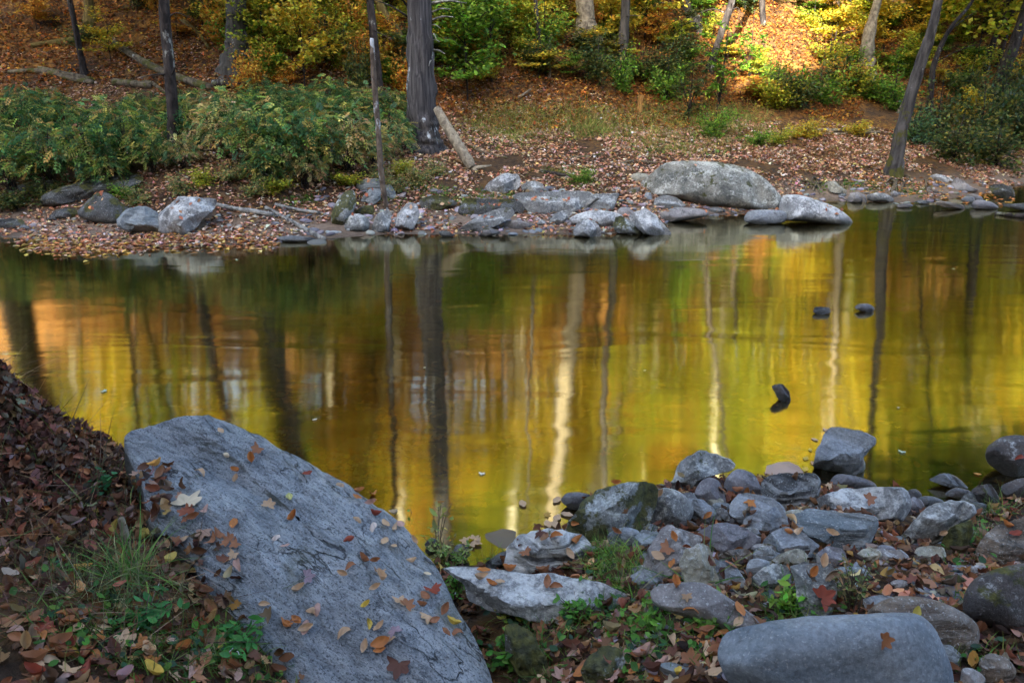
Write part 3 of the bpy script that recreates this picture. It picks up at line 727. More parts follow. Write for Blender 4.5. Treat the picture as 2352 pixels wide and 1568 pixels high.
for i in range(44):
    x = rnd.uniform(1440, 2260); y = rnd.uniform(1135, 1400)-max(0, 1600-x)*.0
    if x < 1560 and y < 1180: continue
    a = rnd.uniform(18, 42); b = a*rnd.uniform(.4, .7); n_ = 7; t0 = rnd.uniform(0, 1)
    pts_ = ' '.join(f"{x+math.cos(t0+k/n_*6.283)*a*rnd.uniform(.8, 1.15):.0f},{y+math.sin(t0+k/n_*6.283)*b*rnd.uniform(.75, 1.15):.0f}" for k in range(n_))
    kd = rnd.choice(['slate', 'slate', 'layer', 'pinkish', 'lichen', 'purple', 'tan'])
    lab_ = {'slate': 'small slate grey stone', 'layer': 'small layered bluish stone', 'pinkish': 'small warm grey stone', 'lichen': 'small lichen spotted stone', 'purple': 'small purplish stone', 'tan': 'small tan stone'}[kd]+' wedged between the larger rocks of the near pile'
    o_ = rock('F:'+pts_, kd, rnd.choice('fsr'), lab_); o_['group'] = lab_.replace(' stone', ' stones')
# ------------------------------------------------------------------ leaf dropping helpers
def bvh_of(near):
    Vs, Fs, own = [], [], []; b = 0
    for v, f, lab, nr in hosts:
        if nr != near: continue
        Vs.append(v); Fs.append(f+b); own += [lab]*len(f); b += len(v)
    return BVHTree.FromPolygons([tuple(p) for p in np.concatenate(Vs)], [tuple(int(i) for i in q) for q in np.concatenate(Fs)]), own
BN, ON = bvh_of(True); BF, OF = bvh_of(False)
def gnormal(x, y):
    e = .03
    return Vector((H(x-e, y)-H(x+e, y), H(x, y-e)-H(x, y+e), 2*e)).normalized()
def drop(x, y, B, own, z0=4.):
    hit = B.ray_cast(Vector((x, y, z0)), Vector((0, 0, -1)))
    gz = H(x, y)
    if hit[0] is not None and hit[0].z > gz:
        n = hit[1]; n = n if n.z > 0 else -n
        return hit[0], n, own[hit[2]]
    return Vector((x, y, gz)), None, None
def pick(px, py):
    d = ray(px, py).normalized()
    hit = BN.ray_cast(CAM, d); g = ghit(px, py)
    if hit[0] is not None and (hit[0]-CAM).length < (g-CAM).length:
        n = hit[1]; n = n if n.z > 0 else -n
        return hit[0], (n+Vector((0, 0, .7))).normalized(), ON[hit[2]]
    return g, (gnormal(g.x, g.y) if g.z > .01 else Vector((0, 0, 1))), None

# ------------------------------------------------------------------ single fallen leaves
COLS = {'tan': (.52, .35, .21), 'russet': (.30, .13, .06), 'orange': (.42, .16, .045), 'cream': (.66, .55, .38), 'white': (.66, .56, .48),
        'yellow': (.62, .44, .08), 'green-yellow': (.50, .50, .18), 'red-brown': (.26, .055, .03), 'dark brown': (.11, .045, .03), 'mauve': (.30, .22, .25), 'pink-tan': (.48, .30, .24)}
LMESH = {}
def leaf_mesh(kind, ti, col):
    k = (kind, ti, col)
    if k not in LMESH:
        tv, tf = (OV if kind == 'oval' else MP)[ti]
        base = np.array(COLS[col]); c = np.tile(base, (len(tv), 1))
        c *= np.exp(rng.normal(0, .12, (len(tv), 1)))
        LMESH[k] = mkmesh('leaf', tv, tf, LM, col=c)
    return LMESH[k]
seen_lab = {}
nleaf = [0]
def single_leaf(p, n, kind, col, size, label, yaw=None, ti=None, lift=.012, flat=False):
    ti = rnd.randrange(len(OV if kind == 'oval' else MP)) if ti is None else ti
    me = leaf_mesh(kind, ti, col)
    yaw = rnd.uniform(0, 6.28) if yaw is None else yaw
    M = basis(np.array([tuple(n)]), np.array([yaw]))[0]
    R = Matrix([[M[i][j] for j in range(3)] for i in range(3)])@Matrix.Rotation(rnd.gauss(0, .22), 3, 'X')@Matrix.Rotation(rnd.gauss(0, .18), 3, 'Y')
    if flat: R = Matrix([[M[i][j] for j in range(3)] for i in range(3)])
    o = link('fallen_leaf', me)
    o.matrix_world = Matrix.LocRotScale(Vector(p)+Vector(n)*lift, R.to_quaternion(), (size,)*3)
    tag(o, label, 'leaf'); seen_lab.setdefault(label, []).append(o); nleaf[0] += 1
    return o
SHP = {'oval': 'curled', 'maple': 'lobed'}
def where_of(px, py):
    """a findable spot on the huge boulder"""
    if py < 1100: return 'near the crest of the huge boulder'
    if px > 860 and py < 1330: return 'along the upper right edge of the huge boulder'
    if px < 560: return 'beside the leaf drift on the left flank of the huge boulder'
    if py > 1400: return 'on the lower face of the huge boulder'
    if px > 860: return 'by the lower right crack of the huge boulder'
    return 'in the middle of the huge boulder'
K = lambda a, b: (.4923*a, 796.2+.4923*b)
G_ = lambda a, b: (612.5+.4141*a, 918.7+.4141*b)
A_ = lambda a, b: (1225+a*.3946, 949.4+b*.3946)
B_ = lambda a, b: (1776.2+a*.3946, 949.4+b*.3946)
BL = [(K, 'tan oval 1030,402 1108,632 935,595 805,915 1385,1150 1235,1205 1470,1225 1425,1320 860,905'), (K, 'russet maple 1210,482'), (K, 'orange oval 1175,545 1110,590 1370,815 1340,1298 1092,832'),
 (K, 'cream oval 1058,508'), (K, 'pink-tan oval 950,770 1327,945 1115,1018'), (K, 'russet oval 915,800 990,905 1030,880 1380,1280'), (K, 'tan maple 1248,755 1100,970'), (K, 'white oval 1285,893'),
 (K, 'russet maple 1075,915 1110,925'), (K, 'green-yellow oval 1345,693'), (K, 'red-brown oval 1430,605'), (K, 'mauve maple 1430,1080'),
 (G_, 'red-brown oval 595,655 453,778'), (G_, 'tan oval 415,475 505,668 655,705 705,722 655,790 695,830 805,795 800,895 615,965 630,1010 610,1050 435,1295 637,1270 548,1378 435,977 690,1335'),
 (G_, 'orange oval 510,525 590,525 500,555 148,672 635,1350 115,1243 630,1395 165,1228'), (G_, 'russet oval 470,930 525,908 600,905 875,1105 860,1160 920,1235 975,1180 990,1280 1055,1305'), (G_, 'white oval 585,695'), (G_, 'cream oval 888,975 710,645'),
 (G_, 'tan maple 730,1115 885,1210'), (G_, 'russet maple 770,1155'), (G_, 'yellow oval 1022,1260 552,1155 573,1245'), (G_, 'pink-tan oval 580,590 215,1275 270,1160 735,698'), (G_, 'mauve maple 715,1290'), (G_, 'dark brown maple 740,1465'), (G_, 'red-brown maple 910,1060')]
for fn, s in BL:
    kind = 'maple' if 'maple' in s else 'oval'; col, rest = s.split(' '+kind+' '); it = [0, 0]+rest.split()
    for q in it[2:]:
        a, b = [float(v) for v in q.split(',')]; px, py = fn(a, b)
        p, n, h = pick(px, py)
        big = (a, b) in ((635, 1350), (740, 1465), (435, 1295), (1425, 1320))
        sz = (.046 if kind == 'oval' else .060)*rnd.uniform(.72, 1.1)*(1.3 if big else 1)
        single_leaf(p, n, kind, col, sz, f"{col} {SHP[kind]} leaf {where_of(px, py)}")
p, n, h = pick(*K(870, 745)); single_leaf(p, n, 'maple', 'cream', .125, 'big cream coloured lobed leaf, largest and palest on the huge boulder', 1.2, 0)
AL = [(A_, 'orange maple 1275,525'), (A_, 'russet maple 785,790'), (A_, 'orange oval 825,740 810,875 920,1138 830,1020 1195,1140 1160,790'), (A_, 'tan oval 725,830 830,912 1185,1215 205,815 750,488'), (A_, 'dark brown maple 50,700'),
 (A_, 'orange oval 130,720 240,740 370,632 485,425 243,640 1015,595'), (A_, 'russet oval 1090,450 1185,440 480,700'), (B_, 'tan oval 140,692 350,713 285,885 960,708'), (B_, 'orange oval 215,955 100,690 1355,668'), (B_, 'red-brown oval 1400,715 1430,262'),
 (G_, 'orange oval 1345,962 1245,1040 1205,950'), (G_, 'tan oval 1185,1010 1295,1015'), (G_, 'russet oval 1560,1020 1605,1042'), (G_, 'russet maple 1440,840')]
for fn, s in AL:
    kind = 'maple' if 'maple' in s else 'oval'; col, rest = s.split(' '+kind+' '); it = [0, 0]+rest.split()
    for q in it[2:]:
        a, b = [float(v) for v in q.split(',')]; px, py = fn(a, b)
        p, n, h = pick(px, py)
        host = ('the '+h) if h else 'the ground between the stones of the near shore'
        single_leaf(p, n, kind, col, .050*rnd.uniform(.75, 1.1)*(1.3 if kind == 'maple' else 1), f"{col} {SHP[kind]} leaf on "+' '.join(host.replace('at the left end of the rock pile','').replace(', right against the big mossy boulder',' by the mossy boulder').replace(' in the middle of the pile','').split()[:11]))
p, n, h = pick(*B_(275, 1075)); single_leaf(p, n, 'maple', 'red-brown', .085, 'large red-brown lobed leaf on the flat blue-grey rock', .6, 1)
for q in '296,100 240,158 222,213 195,262 228,300 182,332 150,345'.split():
    a, b = [float(v) for v in q.split(',')]; p = at_z(*B_(a+rnd.uniform(-14, 14), b+rnd.uniform(-8, 8)), .002)
    single_leaf(p, (0, 0, 1), 'oval', 'yellow' if rnd.random() < .6 else 'tan', rnd.uniform(.035, .055), 'yellow or tan leaf floating against the angular block standing in the water', ti=3, lift=.002, flat=True)
for q in '1610,555 1420,575 1560,688 1610,655 1665,635 1600,690 1110,785 1150,775 1180,790 1130,800'.split():
    a, b = [float(v) for v in q.split(',')]; p = at_z(*G_(a, b), .004)
    single_leaf(p, (0, 0, 1), 'oval' if a > 1300 else 'maple', 'tan', .06, 'tan leaf floating in the shallows left of the big mossy boulder' if a > 1300 else 'tan leaf lying in the water above the long pale slab', ti=3 if a > 1300 else 0, lift=.004, flat=True)

# ---- the litter of the near bank: nearest as things, the rest as one mass
cand = []
tries = 0
while len(cand) < 5200 and tries < 30000:
    tries += 1
    x = rnd.uniform(-2.3, 2.7); y = rnd.uniform(1.3, 3.9)
    if y > float(ynear(x))-.02: continue
    gz = H(x, y)
    pp = proj((x, y, gz))
    if not (-60 < pp[0] < PW+60 and pp[1] < PH+80): continue
    dens = .5+1.1*max(0, min(1, .6+1.6*noise.noise(Vector((x*1.6, y*1.6, 0)))))
    if rnd.random() > dens: continue
    q, n, own = drop(x, y, BN, ON, 2.0)
    if own:
        if 'huge' in own:
            # the drift on the left flank
            d = abs(pp[0]-(330+(pp[1]-1150)*.62)); 
            if proj(q)[1] < 1075: continue
            if rnd.random() > math.exp(-(max(0, proj(q)[0]-(330+max(0, proj(q)[1]-1120)*.68))/70)**2)*.8: continue
            nn = n
        else:
            if n.z < .55 or rnd.random() > .07: continue
            nn = n
    else: nn = gnormal(x, y)
    cand.append((q, nn, own))
cand.sort(key=lambda c: (c[0]-CAM).length)
zones = [('at the left of the huge boulder among dry grass', lambda p: p[0] < 330 and p[1] < 1330), ('in the dim bottom left corner', lambda p: p[0] < 330),
         ('at the left foot of the huge boulder', lambda p: p[0] < 760), ('right below the huge boulder', lambda p: p[0] < 1250 and p[1] > 1330),
         ('at bottom centre', lambda p: p[0] < 1700 and p[1] > 1330), ('in front of the large smooth boulder', lambda p: p[1] > 1440 and p[0] < 2180),
         ('in the bottom right corner', lambda p: p[1] > 1380), ('in the hollow between the stones on the right', lambda p: p[0] > 1700), ('between the stones by the white swirled block', lambda p: True)]
budget = 296-nleaf[0]
lit_p, lit_n = [], []
inframe = 0
CK = list(COLS)
for c in cand:
    pp = proj(c[0])
    if inframe < budget and 0 < pp[0] < PW and 0 < pp[1] < PH and rnd.random() < .55:
        col = rnd.choices(['tan', 'russet', 'orange', 'red-brown', 'dark brown', 'pink-tan', 'yellow'], [3, 4, 2, 1.5, 3, 2.5, .4])[0]
        kind = 'oval' if rnd.random() < .75 else 'maple'
        z = next(t for t, f in zones if f(pp))
        single_leaf(c[0], c[1], kind, col, rnd.uniform(.040, .068)*(1.15 if kind == 'maple' else 1), f"{col} {SHP[kind]} leaf in the litter {z}", lift=rnd.uniform(.006, .03))
        inframe += 1
    else: lit_p.append(tuple(Vector(c[0])+Vector(c[1])*rnd.uniform(0, .025))); lit_n.append(tuple(c[1]))
for lab, os_ in seen_lab.items():
    if len(os_) > 1:
        for o in os_: o['group'] = lab+' (several alike)' if False else 'leaves: '+lab
lit_p = np.array(lit_p); lit_n = np.array(lit_n); n = len(lit_p)
R = basis(lit_n, rng.uniform(0, 6.28, n))@rots(n, .45)
Vl, Fl, Cl = scatter(OV+MP, lit_p, R, rng.uniform(.030, .065, n), palette(AUT, n, .35, AUTW))
tag(link('leaf_litter', mkmesh('near_leaf_litter', Vl, Fl, LM, col=Cl)), 'brown and russet fallen leaves carpeting the near bank between the stones', 'leaf litter', kind='stuff')

# ---- far bank litter
def far_litter(n, y0, y1, w, tm, smin, smax, pal, wts, name, label, cond=None, lift=.02, tilt=.35):
    x = rng.uniform(-w, w, n); y = rng.uniform(y0, y1, n)
    s = y-yfar(x); k = s > .02
    k &= np.abs(x) < (y*.72+1.2)
    if cond is not None: k &= cond(x, y, s)
    x, y = x[k], y[k]; n = len(x); z = height(x, y)+rng.uniform(.004, lift, n)
    Rm = rots(n, tilt)
    v, f, c = scatter(tm, np.stack([x, y, z], 1), Rm, rng.uniform(smin, smax, n), palette(pal, n, .35, wts))
    return v, f, c
a = far_litter(105000, 7.3, 14.5, 9, LOW, .036, .066, [(.56, .30, .18), (.40, .19, .10), (.64, .43, .31), (.62, .50, .43), (.14, .06, .035), (.58, .40, .14)], [.25, .25, .18, .12, .12, .08], '', '',
               cond=lambda x, y, s: (fbm(x*1.7, y*1.7, 3, 21) > -.28+.25*(s < .5)))
tag(link('leaf_litter', mkmesh('far_bank_litter', *a[:2], LM, col=a[2])), 'pale orange fallen leaves carpeting the flat far bank', 'leaf litter', kind='stuff')
P, Nn = [], []
for _ in range(6000):
    x = rnd.uniform(-6, 7.5); y = rnd.uniform(7.2, 10.2); q, nv, own = drop(x, y, BF, OF, 3.)
    if own and nv.z > .6 and noise.noise(Vector((x*2.5, y*2.5, 3))) > .05: P.append(tuple(q+nv*.01)); Nn.append(tuple(nv))
P = np.array(P); Nn = np.array(Nn); n = len(P)
b_ = scatter(LOW, P, basis(Nn, rng.uniform(0, 6.28, n))@rots(n, .3), rng.uniform(.045, .07, n), palette([(.45, .2, .09), (.3, .11, .05), (.5, .3, .18)], n, .3))
tag(link('leaf_litter', mkmesh('leaves_on_far_rocks', *b_[:2], LM, col=b_[2])), 'scattered small russet leaves resting on the far bank rocks', 'leaf litter', kind='stuff')
a = far_litter(120000, 11.8, 19, 14, LOW[:2]+[t_quad(.3, .1)], .042, .08, ORG, [.24, .22, .12, .22, .05, .15], '', '', tilt=.5, lift=.06, cond=lambda x, y, s: s > 4.3+fbm(x, y, 2, 4)*1.2)
tag(link('leaf_litter', mkmesh('hillside_litter', *a[:2], LM, col=a[2])), 'deep orange and brown leaves covering the hillside', 'leaf litter', kind='stuff')
# leaves drifting at the left waterline and floating about; leaves sunk on the bed
n = 1100; t = rng.uniform(0, 1, n); px = 60+560*t+rng.normal(0, 20, n); py = 560+rng.normal(0, 10, n)+8*np.sin(t*6)
P = np.array([tuple(at_z(a, b, .006)) for a, b in zip(px, py)]); hz = height(P[:, 0], P[:, 1]); P[:, 2] = np.maximum(hz+.01, .006)
v1 = scatter(LOW, P, rots(n, .06), rng.uniform(.05, .085, n), palette([(.45, .22, .08), (.4, .15, .06), (.45, .30, .22), (.50, .32, .08), (.2, .09, .05)], n, .35))
n = 260; px = rng.uniform(1950, 2330, n); py = 440+rng.normal(0, 9, n)+ (px-1950)*.03
P = np.array([tuple(at_z(a, b, .006)) for a, b in zip(px, py)]); hz = height(P[:, 0], P[:, 1]); P[:, 2] = np.maximum(hz+.01, .006)
v2 = scatter(LOW, P, rots(n, .08), rng.uniform(.05, .08, n), palette([(.6, .32, .06), (.5, .2, .06)], n, .3))
n = 12; px = rng.uniform(100, 2300, n); py = rng.uniform(590, 1200, n)
P = np.array([tuple(at_z(a, b, .005)) for a, b in zip(px, py)]); k = height(P[:, 0], P[:, 1]) < -.02; P = P[k]; n = len(P)
v3 = scatter([t_oval(.1, .05), t_maple(5, .1, 1)], P, rots(n, .03), rng.uniform(.02, .05, n), palette([(.5, .42, .2), (.5, .48, .35), (.45, .25, .06)], n, .3))
v, f, c = merge([v1, v2, v3])
tag(link('floating_leaves', mkmesh('floating_leaves', v, f, LM, col=c)), 'small orange and yellow leaves drifting on the water and along its edge', 'leaves', kind='stuff')
n = 2600; px = np.concatenate([rng.normal(760, 150, 1300), rng.uniform(150, 2300, 1300)]); py = np.concatenate([rng.normal(1040, 70, 1300), rng.uniform(620, 1250, 1300)])
P = np.array([tuple(at_z(a, b, -.25)) for a, b in zip(px, py)]); hz = height(P[:, 0], P[:, 1]); k = hz < -.04; P = P[k]; P[:, 2] = hz[k]+.02; n = len(P)
v, f, c = scatter([t_oval(.1, .1), t_maple(5, .15, 1), t_maple(7, .2, 4)], P, rots(n, .15), rng.uniform(.04, .08, n), palette([(.55, .35, .1), (.6, .55, .4), (.35, .15, .05), (.6, .45, .1)], n, .3))
tag(link('sunken_leaves', mkmesh('sunken_leaves', v, f, LM, col=c)), 'pale and orange leaves lying under the clear water on the stream bed', 'leaves', kind='stuff')
# flat cobbles on the bed
def pebble(seed, n=9, m=5):
    r = random.Random(seed); V = []; sx, sy, sz = r.uniform(.8, 1.2), r.uniform(.6, .9), r.uniform(.25, .45)
    for i in range(m+1):
        ph = -math.pi/2+math.pi*i/m*.996+.006
        for j in range(n):
            th = 2*math.pi*j/n; v = Vector((math.cos(th)*math.cos(ph)*sx, math.sin(th)*math.cos(ph)*sy, math.sin(ph)*sz))
            v *= 1+.25*noise.noise(v*1.6+Vector((seed*3.1, 0, 0))); V.append(tuple(v))
    F_ = [(i*n+j, i*n+(j+1) % n, (i+1)*n+(j+1) % n, (i+1)*n+j) for i in range(m) for j in range(n)]
    return np.array(V), np.array(F_)
PB = [pebble(i) for i in range(6)]
n = 2200; x = rng.uniform(-7, 8, n); y = rng.uniform(2.7, 9.2, n); hz = height(x, y); k = hz < -.03; x, y, hz = x[k], y[k], hz[k]; n = len(x)
v, f, c = scatter(PB, np.stack([x, y, hz], 1), rots(n, .12), rng.uniform(.04, .17, n)**1.0, palette([(.20, .15, .09), (.12, .10, .07), (.28, .22, .14), (.15, .13, .11)], n, .3))
PM = leafmat('bed_stone', 0., rough=.6)
tag(link('stream_bed_stones', mkmesh('stream_bed_stones', v, f, PM, col=c)), 'flat brown cobbles covering the bottom of the shallow stream', 'cobbles', kind='stuff')
# gravel on both shores
def gravel(n, pxr, pyr, s0, s1, pal):
    px = rng.uniform(*pxr, n); py = rng.uniform(*pyr, n)
    P = np.array([tuple(ghit(a, b, False)) for a, b in zip(px, py)])
    return scatter(PB, P, rots(n, .2), rng.uniform(s0, s1, n), palette(pal, n, .25))
gp = [(.24, .24, .25), (.16, .165, .18), (.30, .28, .26), (.12, .12, .13)]
v, f, c = merge([gravel(900, (2100, 2260), (1290, 1400), .005, .018, gp), gravel(300, (1480, 2250), (1180, 1400), .008, .03, gp), gravel(260, (1250, 1500), (1180, 1290), .008, .03, gp), gravel(350, (1350, 1700), (1430, 1560), .004, .014, gp)])
tag(link('gravel', mkmesh('near_gravel', v, f, PM, col=c)), 'grey gravel and pebbles between the stones of the near shore', 'gravel', kind='stuff')
v, f, c = merge([gravel(420, (700, 1800), (430, 540), .02, .07, gp), gravel(110, (1800, 2330), (410, 470), .02, .07, gp), gravel(120, (60, 700), (480, 560), .015, .05, gp)])
tag(link('gravel', mkmesh('far_gravel', v, f, PM, col=c)), 'small stones scattered along the far waterline', 'gravel', kind='stuff')

# ------------------------------------------------------------------ wood: tubes
def tube(pts, rad, n=12, flute=0., seed=0, rough=.05, sub=6, flare=None):
    """swept tube through pts (Vectors); returns V,F"""
    P = [Vector(p) for p in pts]; Q = []; Rr = []
    m = len(P)
    for i in range(m-1):
        p0 = P[max(i-1, 0)]; p1 = P[i]; p2 = P[i+1]; p3 = P[min(i+2, m-1)]
        for k in range(sub):
            t = k/sub
            Q.append(.5*((2*p1)+(-p0+p2)*t+(2*p0-5*p1+4*p2-p3)*t*t+(-p0+3*p1-3*p2+p3)*t**3)); Rr.append(rad[i]*(1-t)+rad[i+1]*t)
    Q.append(P[-1]); Rr.append(rad[-1])
    V = []; up = None
    T = (Q[1]-Q[0]).normalized(); a = T.orthogonal().normalized()
    if abs(T.z) > .6: a = (Vector((0, -1, 0))-T*T.dot(Vector((0, -1, 0)))).normalized()
    r = random.Random(seed); ph = r.uniform(0, 6.28)
    for i, q in enumerate(Q):
        T = (Q[min(i+1, len(Q)-1)]-Q[max(i-1, 0)]).normalized()
        a = (a-T*a.dot(T)).normalized(); b = T.cross(a)
        for j in range(n):
            th = 2*math.pi*j/n
            k = 1+flute*math.cos(th*5+ph)*(1 if flare is None else max(.1, flare(i/(len(Q)-1))))
            k += rough*2*noise.noise(Vector((math.cos(th)*1.5, math.sin(th)*1.5, i*.5+seed)))
            V.append(tuple(q+(a*math.cos(th)+b*math.sin(th))*Rr[i]*k))
    L = len(Q)
    F_ = [(i*n+j, i*n+(j+1) % n, (i+1)*n+(j+1) % n, (i+1)*n+j) for i in range(L-1) for j in range(n)]
    for ring in ([j for j in range(n)][::-1], [(L-1)*n+j for j in range(n)]):
        for k in range(n//2-1): F_.append((ring[k], ring[k+1], ring[n-2-k], ring[n-1-k]))
    return np.array(V), np.array(F_)
def vf_merge(ls):
    V, F_ = [], []; b = 0
    for v, f in ls: V.append(v); F_.append(f+b); b += len(v)
    return np.concatenate(V), np.concatenate(F_)

# crown meshes
def crown_data(seed, R=(2.0, 2.0, 2.4), n=4200, size=(.10, .20), clumps=46, pal=None, w=None, shell=.55, spread=.34):
    r = np.random.default_rng(seed)
    d = r.normal(0, 1, (clumps, 3)); d /= np.linalg.norm(d, axis=1, keepdims=True)
    cc = d*(r.uniform(shell, 1, (clumps, 1)))*np.array(R)
    k = r.integers(0, clumps, n)
    p = cc[k]+r.normal(0, 1, (n, 3))*spread*np.array([1, 1, .55])*(.5+r.random((n, 1)))
    return p, r.uniform(size[0], size[1], n)
PAL = {'yellow': [(.62, .42, .03), (.55, .48, .06), (.50, .30, .02), (.35, .38, .04)],
       'yg': [(.36, .42, .03), (.42, .42, .04), (.18, .28, .03), (.50, .40, .04)],
       'green': [(.10, .24, .02), (.16, .32, .03), (.26, .38, .04), (.07, .15, .02)],
       'orange': [(.55, .22, .03), (.60, .33, .04), (.45, .16, .02), (.58, .42, .06)],
       'blue': [(.045, .115, .062), (.065, .15, .075), (.09, .18, .07), (.13, .20, .05)],
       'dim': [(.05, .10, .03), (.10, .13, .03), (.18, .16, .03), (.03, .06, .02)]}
CROWN = {}
for i, c in enumerate(['yellow', 'yg', 'green', 'orange']):
    for j in range(2):
        p, s = crown_data(100+i*7+j, clumps=38 if j else 50)
        n = len(p); v, f, cc = scatter([t_quad(.34, .12)], p, rots(n, .6), s, palette(PAL[c], n, .2))
        CROWN[(c, j)] = mkmesh('crown', v, f, TM, smooth=False, col=cc)
TRUNKS = []
def tree(label, bk, pts, h, crown=None, cz=.75, cs=1.0, name='tree', flare=1.35, limbs=3, group=None, depth=None, base=None, seed=None, sides=14, flute=.0, cat='tree', moss=None, ncrown=1, lean=(0, 0)):
    """pts: [(px,py,width_px)...] from foot to top of frame; h metres of the whole tree"""
    seed = rnd.randrange(9999) if seed is None else seed; r = random.Random(seed)
    g = ghit(pts[0][0], pts[0][1]) if base is None else base
    root = bpy.data.objects.new(name, None); C.objects.link(root); root.location = g; tag(root, label, cat, group)
    W = []; Rd = []
    for i, (a, b, wd) in enumerate(pts):
        q = at_y(a, b, g.y) if i or base is None else base
        if i == 0: q = g.copy()
        dist = (q-CAM).dot(FW); W.append(q-g); Rd.append(wd*dist/F/2)
    foot = [Vector((0, 0, -.35))]+W; fr = [Rd[0]*1.5*flare]+[Rd[0]*flare if flare != 1 else Rd[0]]+Rd[1:]
    if flare > 1.2:
        q = foot[1].lerp(foot[2], min(.45, .38/max(.1, (foot[2]-foot[1]).length)))
        foot.insert(2, q); fr.insert(2, Rd[0]*1.02)
    top = foot[-1]; dirv = (foot[-1]-foot[-2]).normalized()
    if h > top.z+.8:
        r0 = fr[-1]; z0 = top.z; steps = 5; q = top.copy()
        for k in range(1, steps+1):
            st = (h-z0)/steps
            q = q+Vector((dirv.x*st*.6+r.uniform(-.12, .12), r.uniform(-.1, .1), st))
            foot.append(q.copy()); fr.append(max(.02, r0*(1-.72*k/steps)))
    parts = [tube(foot, fr, sides, flute, seed, .10, 8, (lambda t: 1-t*2.2))]
    topz = foot[-1].z
    for k in range(limbs if h > 5 else 0):
        t = r.uniform(.55, .92); i = min(len(foot)-2, max(1, int(t*len(foot)))); s = foot[i]
        a = r.uniform(0, 6.28); L = r.uniform(1.2, 2.4)
        parts.append(tube([s, s+Vector((math.cos(a)*L*.5, math.sin(a)*L*.5, L*.45)), s+Vector((math.cos(a)*L, math.sin(a)*L, L*1.1))], [fr[i]*.5, fr[i]*.3, .012], 6, 0, seed+k, .05, 3))
    for k in range(7 if name == 'tree' and pts[0][2] < 30 else 0):
        zz = r.uniform(.9, 3.6); i = next((j for j in range(1, len(foot)) if foot[j].z > zz), len(foot)-1); i0 = i-1
        t = (zz-foot[i0].z)/max(.01, foot[i].z-foot[i0].z); s0 = foot[i0].lerp(foot[i], min(1, max(0, t)))
        a = r.uniform(0, 6.28); L = r.uniform(.3, .9); e = s0+Vector((math.cos(a)*L, math.sin(a)*L, L*r.uniform(-.3, .5))); mdl = (s0+e)/2+Vector((r.uniform(-.06, .06), 0, r.uniform(.0, .1)))
        parts.append(tube([s0, mdl, e], [.013, .008, .003], 5, 0, k, .05, 3))
    link('trunk', mkmesh('trunk', *vf_merge(parts), BK[bk]), parent=root)
    if crown:
        for k in range(ncrown):
            c = link('crown', CROWN[(crown, (seed+k) % 2)], parent=root)
            c.location = foot[-1]*(cz if k == 0 else cz-.16*k)+Vector((r.uniform(-.5, .5), r.uniform(-.5, .5), 0))*(1 if k else .3)
            c.location.z = h*(cz-.13*k); c.scale = (cs, cs, cs*.9); c.rotation_euler.z = r.uniform(0, 6.28)
    return root, foot, fr
def stub(root, a, b, r0, r1, name='dead_branch', bk='drift', mid=None, n=7):
    pts = [a, mid or (Vector(a)+Vector(b))/2, b]
    link(name, mkmesh(name, *tube(pts, [r0, (r0+r1)/2, r1], n, 0, int(abs(a[2])*100), .1, 3), BK[bk]), parent=root)

# main trunk with dead stubs
mt, mf, mr = tree('thick grey furrowed tree trunk with dead branch stubs standing on the far bank', 'main', [(972, 338, 74), (969, 250, 68), (966, 130, 60), (963, 0, 54)], 15, 'yg', .92, 1.0, flare=1.28, flute=.05, sides=40, seed=5, limbs=4)
g = Vector(mt.location)
for (x0, y0, x1, y1, w0) in [(992, 8, 1072, 8, 8), (990, 30, 1035, 22, 5), (990, 48, 1042, 40, 6), (988, 60, 1012, 66, 3), (988, 96, 1010, 97, 3), (990, 118, 1022, 124, 6), (938, 40, 858, 0, 6), (940, 22, 905, -15, 7), (992, 78, 1002, 90, 4), (992, 140, 985, 152, 4)]:
    a = at_y(x0, y0, g.y)-g; b = at_y(x1, y1, g.y-.25)-g; k = 10.5/F/2
    stub(mt, a, b, w0*k, 1.4*k, bk='dark' if x1 < 930 else 'drift', mid=(a+b)/2+Vector((0, 0, .03)))
